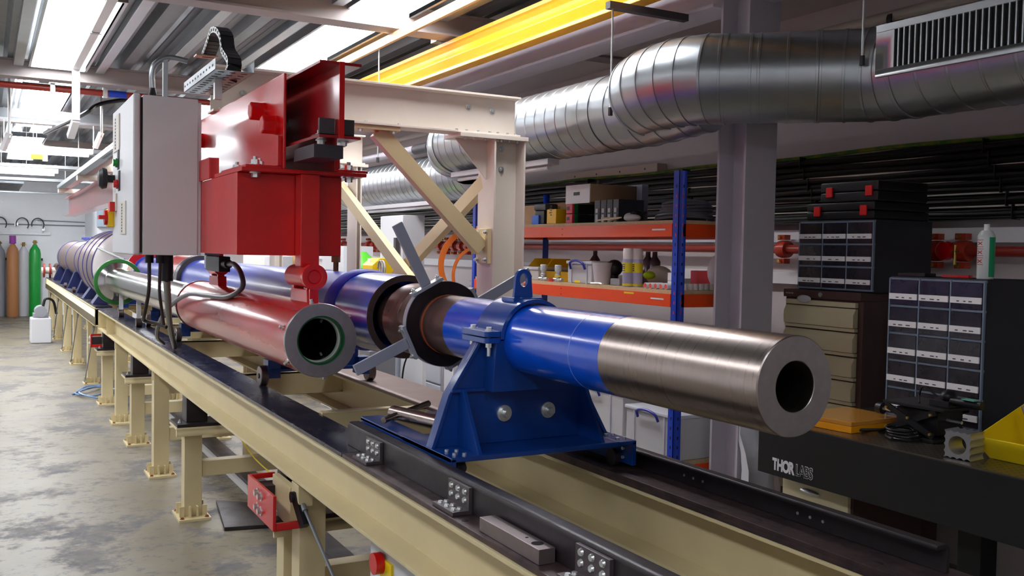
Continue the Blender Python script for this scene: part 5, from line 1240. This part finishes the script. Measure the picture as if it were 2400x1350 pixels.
# ================================================================ optical bench
BX0, BX1, BY0, BY1, BZ0, BZ1 = 2.75, 3.65, -.4, 2.86, .726, .937
bn = thing('optical_bench', 'black optical bench with a lettered front on the right', 'bench', (3.2, 1.4, 0))
obj('table_body', G().box(BX0, BX1, BY0, BY1, BZ0, BZ1), blkpaint, bn, bevel=.003)
bt = M('bench top steel', (120, 112, 100), .28, metal=.85)
ntm = bt.node_tree; bsd = ntm.nodes['Principled BSDF']; tcx = ntm.nodes.new('ShaderNodeTexCoord'); vm = ntm.nodes.new('ShaderNodeVectorMath'); vm.operation = 'MODULO'; vm.inputs[1].default_value = (.025, .025, 1)
va = ntm.nodes.new('ShaderNodeVectorMath'); va.operation = 'ADD'; va.inputs[1].default_value = (10, 10, 0); ntm.links.new(tcx.outputs['Object'], va.inputs[0]); ntm.links.new(va.outputs[0], vm.inputs[0])
vd = ntm.nodes.new('ShaderNodeVectorMath'); vd.operation = 'MULTIPLY'; vd.inputs[1].default_value = (1, 1, 0); ntm.links.new(vm.outputs[0], vd.inputs[0])
vl = ntm.nodes.new('ShaderNodeVectorMath'); vl.operation = 'DISTANCE'; vl.inputs[1].default_value = (.0125, .0125, 0); ntm.links.new(vd.outputs[0], vl.inputs[0])
lt = ntm.nodes.new('ShaderNodeMath'); lt.operation = 'LESS_THAN'; lt.inputs[1].default_value = .005; ntm.links.new(vl.outputs['Value'], lt.inputs[0])
mx = ntm.nodes.new('ShaderNodeMixRGB'); mx.inputs[1].default_value = lin((120, 112, 100)); mx.inputs[2].default_value = lin((12, 12, 12)); ntm.links.new(lt.outputs[0], mx.inputs[0]); ntm.links.new(mx.outputs[0], bsd.inputs['Base Color'])
obj('table_top', G().box(BX0+.001, BX1-.001, BY0+.001, BY1-.001, BZ1+.0002, BZ1+.005), bt, bn)
for y in (2.0, .2):
    for x in (2.95, 3.4): obj('leg', G().box(x, x+.09, y, y+.09, 0, BZ0-.0005), blkpaint, bn, bevel=.004)
obj('rail', G().box(2.98, 3.02, .29, 2.0, .18, .24), blkpaint, bn)
def text_mesh(name, s, size, mat, parent, origin, off=0., ext=.0006):
    cu = bpy.data.curves.new(name, 'FONT'); cu.body = s; cu.size = size; cu.offset = off; cu.extrude = ext; cu.space_character = .86
    o = bpy.data.objects.new(name, cu); COL.objects.link(o); dg = bpy.context.evaluated_depsgraph_get(); me = bpy.data.meshes.new_from_object(o.evaluated_get(dg))
    COL.objects.unlink(o); bpy.data.objects.remove(o)
    # letters read along -y on a face that looks to -x
    wd = max(v.co.x for v in me.vertices)-min(v.co.x for v in me.vertices)
    me.transform(Matrix(((0, 0, -1, 0), (-1, 0, 0, 0), (0, 1, 0, 0), (0, 0, 0, 1))))
    me.transform(Matrix.Diagonal((1, .72, 1, 1))); me.transform(Matrix.Translation(V3(origin)-base_of(parent))); me.materials.clear(); me.materials.append(mat)
    n = bpy.data.objects.new(name, me); COL.objects.link(n); n.parent = parent; return wd
pa = PX(1811, 1098, BX0); 
sz = .062
w1 = text_mesh('lettering', 'THOR', sz, M('letter white', (225, 225, 230), .5), bn, (BX0-.0012, pa.y, pa.z), off=.003)
text_mesh('lettering', 'LABS', sz, M('letter white'), bn, (BX0-.0010, pa.y-w1*.72-.003, pa.z), off=.0020)
text_mesh('lettering', 'LABS', sz, blkpaint, bn, (BX0-.0022, pa.y-w1*.72-.003, pa.z), off=-.0003)
ZB1 = BZ1+.0056
# things on the bench
t = thing('amber_case', 'flat amber plastic case on the near left corner of the bench', 'case', (2.95, 2.6, ZB1))
g = G().prism([(2.80, 2.70), (2.83, 2.46), (3.12, 2.47), (3.12, 2.74)], 'z', ZB1, ZB1+.026); obj('base', g, M('amber plastic', (240, 160, 20), .3, coat=.4), t, bevel=.002)
g = G().prism([(2.80, 2.70), (2.83, 2.46), (3.12, 2.47), (3.12, 2.74)], 'z', ZB1+.0265, ZB1+.042); obj('lid', g, M('amber clear lid', (240, 170, 70), .12, coat=.8, trans=.3), t, bevel=.002)
t = thing('extrusion_block', 'short silver aluminium extrusion with a round bore on the bench', 'aluminium block', (2.9, 2.12, ZB1))
ex = M('aluminium extrusion', (186, 188, 194), .35, metal=.8)
cx, cy, cz, hs = 2.80, 1.997, ZB1+.0465, .046
P = []
for s_ in range(4):
    for k in range(12):
        u = -1+2*k/12; r0 = 1 if k % 3 == 0 else .90
        x_, z_ = u, -r0
        for _ in range(s_): x_, z_ = -z_, x_
        P.append((x_, z_))
g = G(); bm = g.bm; fr = []
hole = [(.66*math.cos(2*PI*i/32), .66*math.sin(2*PI*i/32)) for i in range(32)]
def XT(u, v, d): return (cx+d-u*hs*.12, cy+u*hs+d*.12, cz+v*hs)
for d_ in (0, .085):
    vo = [bm.verts.new(XT(u, v, d_)) for u, v in P]; vh = [bm.verts.new(XT(u, v, d_)) for u, v in hole]
    eo = [bm.edges.new((vo[i], vo[(i+1) % len(vo)])) for i in range(len(vo))]; eh = [bm.edges.new((vh[i], vh[(i+1) % 32])) for i in range(32)]
    bmesh.ops.triangle_fill(bm, edges=eo+eh, use_beauty=True); fr.append((vo, vh))
for w_ in (0, 1):
    A, B_ = fr[0][w_], fr[1][w_]
    for i in range(len(A)): bm.faces.new((A[i], A[(i+1) % len(A)], B_[(i+1) % len(A)], B_[i]))
obj('extrusion', g, ex, t)
def open_bin(x0, x1, y0, y1, z, h, label, mt):
    t = thing('parts_bin', label, 'bin', ((x0+x1)/2, (y0+y1)/2, z))
    bm = G(); w_ = .004; fl = .03
    def shell(x0, x1, y0, y1, z0, h):
        b = [(x0+fl, y0+fl, z0), (x1-fl, y0+fl, z0), (x1-fl, y1-fl, z0), (x0+fl, y1-fl, z0)]
        m_ = [(x0+fl*.2, y0+fl*.2, z0+h*.45), (x1, y0+fl*.2, z0+h*.45), (x1, y1, z0+h*.45), (x0+fl*.2, y1, z0+h*.45)]
        m_ = [(x0, y0, z0+h*.28), (x1-fl*.3, y0, z0+h*.42), (x1-fl*.3, y1, z0+h*.42), (x0, y1, z0+h*.28)]
        tp = [(x0-.004, y0, z0+h*.40), (x1, y0, z0+h), (x1, y1, z0+h), (x0-.004, y1, z0+h*.40)]
        return b, m_, tp
    for off, rev in ((0, False), (w_, True)):
        b_, m_, tp = shell(x0+off, x1-off, y0+off, y1-off, z+off, h-off)
        vb, vm_, vt = [[bm.bm.verts.new(p) for p in r_] for r_ in (b_, m_, tp)]
        bm.bm.faces.new(vb)
        for i in range(4):
            j = (i+1) % 4; bm.bm.faces.new((vb[i], vb[j], vm_[j], vm_[i])); bm.bm.faces.new((vm_[i], vm_[j], vt[j], vt[i]))
        if not off: vto = vt
        else:
            for i in range(4): bm.bm.faces.new((vto[i], vto[(i+1) % 4], vt[(i+1) % 4], vt[i]))
    obj('bin', bm, mt, t, bevel=.0015); return t
open_bin(2.895, 3.18, 1.62, 1.995, ZB1, .175, 'bright yellow open parts bin on the bench at the right edge of the photo', yellow)
g = G().cyl((3.0, 1.83, ZB1+.02), (3.05, 1.93, ZB1+.17), .011, 16).lathe((3.012, 1.85, ZB1+.05), (.35, .7, 1), [(0, .011), (0, .03), (.012, .034), (.02, .03), (.02, .011)], 20)
solid('steel_bolt', g, M('dull steel', (140, 128, 120), .4, metal=.7), 'large steel bolt with a flange nut standing in the yellow bin', 'bolt')
g = G().ball((3.06, 1.78, ZB1+.045), .04, (1, 1.2, .8), 12).ball((2.98, 1.76, ZB1+.04), .035, (1.2, 1, .8), 12); solid('brown_fitting', g, M('brown fitting', (150, 110, 80), .5), 'brown fittings at the bottom of the yellow bin', 'fittings')
# scissor lift stage
t = thing('lab_jack', 'black scissor lift stage with a round knob standing on the bench', 'lift stage', (3.05, 2.3, ZB1))
obj('base', G().box(2.95, 3.17, 2.20, 2.44, ZB1, ZB1+.012), black, t, bevel=.002); obj('top_plate', G().box(2.96, 3.16, 2.17, 2.43, ZB1+.115, ZB1+.126), black, t, bevel=.002)
for x in (2.965, 3.15):
    obj('scissor_arm', G().bar((x, 2.21, ZB1+.02), (x, 2.42, ZB1+.11), .008, .022).bar((x+.01, 2.42, ZB1+.02), (x+.01, 2.21, ZB1+.11), .008, .022), black, t)
obj('mechanism', G().box(3.0, 3.14, 2.22, 2.40, ZB1+.02, ZB1+.105), black, t, bevel=.004)
obj('screw', G().cyl((3.05, 2.16, ZB1+.075), (3.05, 2.50, ZB1+.075), .006, 12), zinc, t); obj('knob', G().cyl((3.05, 2.50, ZB1+.075), (3.05, 2.525, ZB1+.075), .022, 20), black, t)
g = G()
for x in (2.96, 2.956):
    for y, z in ((2.22, .03), (2.41, .03), (2.22, .10), (2.41, .10), (2.315, .075)): g.cyl((x, y, ZB1+z), (x-.004, y, ZB1+z), .005, 10)
obj('pins', g, M('brass nut'), t)
g = G().box(3.0, 3.14, 2.18, 2.26, ZB1+.127, ZB1+.15).ball((3.04, 2.21, ZB1+.165), .026, (1.2, 1, .9), 12).cyl((3.03, 2.19, ZB1+.15), (3.03, 2.07, ZB1+.150), .015, 14).sweep(smooth_path([(3.03, 2.25, ZB1+.16), (3.02, 2.30, ZB1+.19), (3.05, 2.34, ZB1+.15), (3.0, 2.30, ZB1+.13)], 4), .004, 6)
t2_ = solid('camera_mount', g, black, 'black mounted instrument with a green tab on top of the lift stage', 'instrument', bevel=.002)
obj('tab', G().box(3.012, 3.04, 2.09, 2.14, ZB1+.164, ZB1+.168), M('green tab', (110, 180, 150), .4), t2_)
g = G(); pts = []
for k in range(4):
    for i in range(16):
        a = 2*PI*i/16; pts.append((2.93+.05*math.cos(a)+.004*k, 2.30+.055*math.sin(a)+.01*k, ZB1+.006+.009*k))
g.sweep(pts, .004, 8); solid('cable_coil', g, cable, 'small coil of black cable on the bench in front of the lift stage', 'cable coil')
g = G().sweep(smooth_path([(2.86, 2.48, ZB1+.008), (2.94, 2.42, ZB1+.014), (3.0, 2.40, ZB1+.02), (2.9, 2.36, ZB1+.008), (2.86, 2.30, ZB1+.008)], 6), .006, 8)
solid('black_lead', g, cable, 'black lead trailing from the amber case along the bench', 'lead')
# ================================================================ drawer cabinets
def organiser(x, y0, y1, z0, z1, rows, depth, label, cols=3):
    t = thing('drawer_organiser', label, 'drawer organiser', (x+depth/2, (y0+y1)/2, z0))
    obj('case', G().box(x+.012, x+depth, y0, y1, z0+.0008, z1), organ, t, bevel=.003)
    wy = (y1-y0-.012)/cols; hz = (z1-z0-.02)/rows
    fr = G()
    for c_ in range(cols+1): fr.box(x, x+.012, y0+.003+wy*c_, y0+.009+wy*c_, z0+.008, z1-.008)
    for r_ in range(rows+1): fr.box(x+.006, x+.012, y0, y1, z0+.006+hz*r_, z0+.014+hz*r_)
    obj('grid', fr, M('organiser grid', (120, 136, 156), .4), t)
    for r_ in range(rows):
        for c_ in range(cols):
            a, b_ = y0+.014+wy*c_, y0+.014+wy*(c_+1)-.010; c0 = z0+.016+hz*r_; c1 = z0+.004+hz*(r_+1)-.0
            d_ = obj('drawer', G().box(x+.002, x+.011, a, b_, c0, c1), drawer, t)
            zl_ = c0+(c1-c0)*.22
            obj('label_strip', G().box(x-.004, x+.0019, a, b_, zl_, zl_+(c1-c0)*.24), M('organiser label', (250, 250, 252), .5), d_)
            g = G(); y = a+.02+.02*rnd.random()
            while y < b_-.03:
                ln_ = .008+.014*rnd.random(); g.box(x-.0046, x-.0041, y, y+ln_, zl_+.006, zl_+.010)
                y += ln_+.008+.02*rnd.random()
            obj('handwriting', g, M('ink', (60, 62, 80), .6), d_)
    return t
FCX, FC0, FC1, FCZ = 3.66, 3.15, 3.655, 1.432
fc = thing('filing_cabinet', 'brown filing cabinet with cream drawers behind the bench', 'filing cabinet', (3.95, 3.4, 0))
obj('case', G().box(FCX+.02, 4.28, FC0, FC1, 0, FCZ-.04).box(FCX, 4.28, FC0, FC1, FCZ-.04, FCZ), brownpaint, fc, bevel=.004)
cd_ = M('cream drawer', (206, 196, 160), .45)
z = FCZ-.045; k = 0
obj('top_strip', G().box(FCX-.002, FCX+.0199, FC0+.03, FC1-.02, FCZ-.075, FCZ-.05), cd_, fc, bevel=.002)
z = FCZ-.08
hts = [.115]*4+[.24]*2
for h in hts:
    d_ = obj('drawer', G().prism([(FCX+.0199, z), (FCX+.002, z), (FCX-.016, z-.03), (FCX-.016, z-h+.022), (FCX+.0199, z-h+.022)], 'y', FC0+.03, FC1-.02), cd_, fc, bevel=.003)
    obj('drawer_lip', G().box(FCX-.004, FCX+.0199, FC0+.03, FC1-.02, z-h+.0035, z-h+.019), cd_, d_); z -= h+.004
obj('lock', G().cyl((FCX, 3.40, FCZ-.02), (FCX-.006, 3.40, FCZ-.02), .012, 16), zinc, fc)
g = G()
for k, ln_ in enumerate((.006, .01, .007, .009, .006)): g.box(FCX-.0012, FCX-.0004, FC1-.07+.011*k, FC1-.064+.011*k, FCZ-.024, FCZ-.016)
obj('maker_plate', g, M('plate letters', (190, 180, 170), .4), fc)
g = G().ball((FCX-.012, 3.50, FCZ-.045), .022, (.5, 2.2, .9), 12); solid('plastic_wrap', g, clearp, 'scrap of clear plastic wrap on the top edge of the filing cabinet', 'plastic wrap')
organiser(3.70, 3.12, 3.60, FCZ+.001, FCZ+.355, 3, .42, 'black organiser with nine smoky drawers on top of the filing cabinet')
organiser(3.30, 2.26, 2.70, ZB1, ZB1+.585, 5, .30, 'tall black organiser with fifteen smoky drawers standing on the bench')
def toolcase(x, y0, y1, z0, z1, dep, label):
    t = thing('tool_case', label, 'case', (x+dep/2, (y0+y1)/2, z0), 'black cases with red latches')
    zm = (z0+z1)/2
    obj('lower_half', G().box(x, x+dep, y0, y1, z0, zm-.001), black, t, bevel=.008); obj('upper_half', G().box(x, x+dep, y0, y1, zm+.001, z1), black, t, bevel=.008)
    for k in (.14, .82):
        y = y0+(y1-y0)*k; obj('latch', G().box(x-.01, x+.0005, y-.02, y+.02, zm-.025, zm+.025), M('latch red', (232, 34, 34), .35), t, bevel=.003)
zc0 = FCZ+.357
toolcase(3.72, 3.14, 3.57, zc0, zc0+.085, .40, 'black case with red latches on the organiser, lower one')
toolcase(3.73, 3.13, 3.49, zc0+.087, zc0+.187, .36, 'black case with red latches on the organiser, upper one')
# things on the tall organiser
zo = ZB1+.586
p = PX(2350, 600, 3.42)
cnn = thing('spray_can', 'white and green spray can on the tall organiser at the right edge', 'spray can', (3.42, p.y, zo))
yc_ = min(p.y, 2.58)
obj('can', G().lathe((3.36, 2.305, zo), (0, 0, 1), [(0, 0), (0, .029), (.004, .031), (.165, .031), (.18, .024), (.186, .018), (.186, 0)], 32, closed=False), M('can white', (206, 212, 212), .3, coat=.3), cnn)
obj('green_panel', G().prism([(3.36+.0316*math.cos(math.radians(a)), 2.305+.0316*math.sin(math.radians(a))) for a in range(-125, -20, 8)]+[(3.36+.030*math.cos(math.radians(a)), 2.305+.030*math.sin(math.radians(a))) for a in range(-21, -126, -8)], 'z', zo+.008, zo+.16), M('can green', (20, 150, 100), .35), cnn)
obj('nozzle', G().cyl((3.36, 2.305, zo+.1862), (3.36, 2.305, zo+.21), .010, 16), white, cnn)
g = G()
for k in range(3): g.bar((3.36-.0313, 2.30, zo+.062+.034*k), (3.36-.0313, 2.318, zo+.074+.034*k), .0008, .003).bar((3.36-.0313, 2.318, zo+.062+.034*k), (3.36-.0313, 2.30, zo+.074+.034*k), .0008, .003).bar((3.36-.0313, 2.295, zo+.055+.034*k), (3.36-.0313, 2.323, zo+.055+.034*k), .0008, .002).bar((3.36-.0313, 2.295, zo+.081+.034*k), (3.36-.0313, 2.323, zo+.081+.034*k), .0008, .002)
obj('hazard_marks', g, M('hazard red', (200, 60, 60), .5), cnn)
solid('red_pliers', G().bar((3.37, 2.50, zo+.006), (3.42, 2.40, zo+.006), .014, .010).bar((3.39, 2.51, zo+.006), (3.40, 2.40, zo+.006), .012, .010), red, 'red handled pliers lying on the tall organiser', 'pliers')
solid('black_tray', G().box(3.33, 3.40, 2.55, 2.68, zo, zo+.014), black, 'thin black tray on the left of the tall organiser top', 'tray', bevel=.002)
# drawer pedestal under the bench
pd = thing('drawer_pedestal', 'cream drawer pedestal with a chrome handle under the bench', 'pedestal', (3.2, 2.55, 0))
obj('case', G().box(2.90, 3.30, 2.50, 2.855, 0, .70), brownpaint, pd, bevel=.003)
for k in range(3): 
    zq_ = .695-.225*k; d_ = obj('drawer', G().box(2.882, 2.8999, 2.51, 2.85, zq_-.21, zq_-.005), cd_, pd, bevel=.003)
    obj('handle', G().ball((2.878, 2.70, zq_-.035), .02, (.7, 2.6, .7), 14), zinc, d_)
# ================================================================ behind the gantry
y0, y1, z0, z1 = rect_on(3.2, 893, 505, 945, 680)
wc = thing('tall_cabinet', 'tall pale cabinet seen through the gantry braces', 'cabinet', (3.4, 7.9, 0))
y0 = PX(946, 560, 3.2).y; y1 = PX(894, 560, 3.2).y
obj('case', G().box(3.2, 3.40, y0, y1, 0, 1.90), cabgrey, wc, bevel=.004)
obj('door_edge', G().box(3.19, 3.1995, y0+.0, y0+.012, .05, 1.895).box(3.19, 3.1995, y1-.012, y1, .05, 1.895), white, wc)
obj('hose_reel', G().sweep(smooth_path([(3.18, y0+.1, 1.62), (3.14, y0+.16, 1.58), (3.13, y0+.3, 1.56), (3.14, y0+.38, 1.60), (3.18, y0+.40, 1.66)], 5), .012, 8).box(3.15, 3.1895, y0+.06, y0+.11, 1.50, 1.70), buf, wc)
wp = thing('white_partition', 'pale upright board low behind the black locking nut', 'board', (3.0, 5.9, 0))
obj('board', G().box(2.86, 2.89, 6.50, 6.93, 0, 1.0), cabgrey, wp, bevel=.003)
st_ = solid('hoop_stand', G().box(2.96, 3.5, 6.24, 6.44, 1.165, 1.18).box(3.0, 3.04, 6.26, 6.42, 0, 1.165).box(3.42, 3.46, 6.26, 6.42, 0, 1.165), cabgrey, 'narrow pale stand under the orange hoops', 'stand')
for (hx, hy, hr, lb) in ((3.26, 6.40, .30, 'larger orange hoop seen left of the ivory column'), (3.24, 6.34, .225, 'smaller orange hoop standing inside the larger one')):
    g = G(); n = 56; hz = 1.181+hr+.004
    prof = [(0, hr-.004), (0, hr+.004), (.035, hr+.004), (.035, hr-.004)]
    big = hr > .25; prof = [(0, hr-(.04 if big else .02)), (0, hr+.004), (.008, hr+.004), (.008, hr-(.04 if big else .02))]
    g.lathe((hx, hy, hz), (.35, 1, 0) if big else (1.2, 1, 0), prof, n)
    solid('orange_hoop', g, M('orange hoop paint', (216, 110, 34), .4), lb, 'hoop', 'orange hoops')
# workbench strip with clutter further on
tb2 = thing('side_bench', 'white side bench along the right wall behind the gantry', 'bench', (3.9, 9, 0))
obj('top', G().box(3.6, 4.38, 7.6, 14, .95, 1.0), white, tb2); 
for y in (7.7, 10, 13.8): obj('leg', G().box(3.65, 3.71, y, y+.06, 0, .9495), colgrey, tb2)
t = thing('green_gas_bottle', 'small bright green topped gas bottle with a blue body behind the gun', 'gas bottle', (3.3, 9.0, 1.0))
y_ = PX(850, 610, 3.0).y
obj('body', G().cyl((3.0, y_, .0), (3.0, y_, 1.42), .14, 28), M('sky blue enamel', (80, 150, 210), .4), t); obj('shoulder', G().lathe((3.0, y_, 1.4205), (0, 0, 1), [(0, 0), (0, .14), (.07, .12), (.12, .06), (.15, .03), (.15, 0)], 28, closed=False), M('lime green enamel', (90, 200, 50), .35), t)
y_ = 7.76
t = thing('yellow_charger', 'yellow plastic case with a pale label and grey hose behind the gun', 'case', (2.95, y_, 1.35))
obj('case', G().prism([(2.88, 1.385), (3.1, 1.385), (3.1, 1.52), (2.95, 1.52), (2.88, 1.46)], 'y', y_-.12, y_+.12), M('yellow case', (240, 196, 20), .35), t, bevel=.01)
obj('label', G().box(2.905, 2.915, y_+.0, y_+.06, 1.475, 1.515), white, t)
obj('hose', G().sweep([(2.93+.0*k, y_-.17+.05*math.cos(a)-.004*k, 1.44+.06*math.sin(a)) for k, a in enumerate([2*PI*i/12 for i in range(26)])], .008, 8), M('pale hose', (170, 165, 160), .5), t)
obj('stand', G().box(2.9, 3.1, y_-.1, y_+.1, .0, 1.3845), colgrey, t)
solid('red_manifold', G().box(4.2, 4.25, 9.0, 9.1, 1.1, 1.2), redpipe, 'small dark red block on the right wall', 'block') if False else None
solid('monitor_stand', G().box(3.62, 3.66, PX(1100, 660, 3.64).y, PX(1060, 660, 3.64).y, 1.001, 1.42).box(3.55+.06, 3.75, PX(1095, 660, 3.64).y, PX(1070, 660, 3.64).y, 1.001, 1.015), M('panel grey'), 'dark grey monitor on the side bench behind the orange hoops', 'monitor', bevel=.004) if False else None
t = thing('white_case', 'white cube shaped case behind the red trolley hanger, above the gun tube', 'case', (2.85, 9.5, 0))
ya_, yb_ = PX(655, 620, 2.8).y, PX(630, 620, 2.8).y
obj('case', G().box(2.75, 2.95, ya_, yb_, .0, 1.50), white, t, bevel=.01)
for k, (px, w_, m_, lb) in enumerate(((600, 60, ivory, 'cream partition post behind the gun, left of the red hanger'), (780, 50, white, 'white locker behind the gun right of the red hanger'))):
    a_, b2 = PX(px+w_/2, 610, 3.0).y, PX(px-w_/2, 610, 3.0).y
    solid('locker', G().box(3.0, 3.3, a_, b2, 0, 1.62), m_, lb, 'locker', bevel=.004)
solid('wooden_locker', G().box(3.0, 3.2, PX(692, 620, 3.0).y, PX(662, 620, 3.0).y, 0, 1.52), M('timber tan', (190, 150, 90), .6), 'tan wooden locker behind the gun beside the white case', 'locker', bevel=.004)
# low clutter between the bed and the shelving
t = thing('trolley_unit', 'dark equipment trolley low behind the gun', 'equipment', (2.9, 6.9, 0))
obj('case', G().box(2.62, 2.84, 6.98, 7.9, .05, .80), M('equipment grey', (120, 120, 124), .5), t, bevel=.01); obj('clutter', G().box(2.65, 2.83, 7.0, 7.5, .801, .86).ball((2.75, 7.7, .85), .06).ball((2.8, 7.2, .90), .05), black, t)
g = G(); g.sweep(smooth_path([(2.82, 6.55, 1.1), (2.82, 6.6, .9), (2.80, 6.72, .7), (2.80, 6.75, .45), (2.8, 6.7, .02)], 6), .007, 8)
solid('thin_cable', g, cable, 'thin dark cable hanging in front of the pale upright board', 'cable')
g = G(); g.sweep(smooth_path([(2.95, 4.95, 1.2), (2.9, 4.9, .9), (2.85, 4.7, .6), (2.8, 4.5, .3), (2.82, 4.4, .02)], 6), .006, 8)
solid('thin_cable', g, cable, 'thin dark cable hanging behind the black locking nut', 'cable')
# small bench light for the room is given by the ceiling strips only
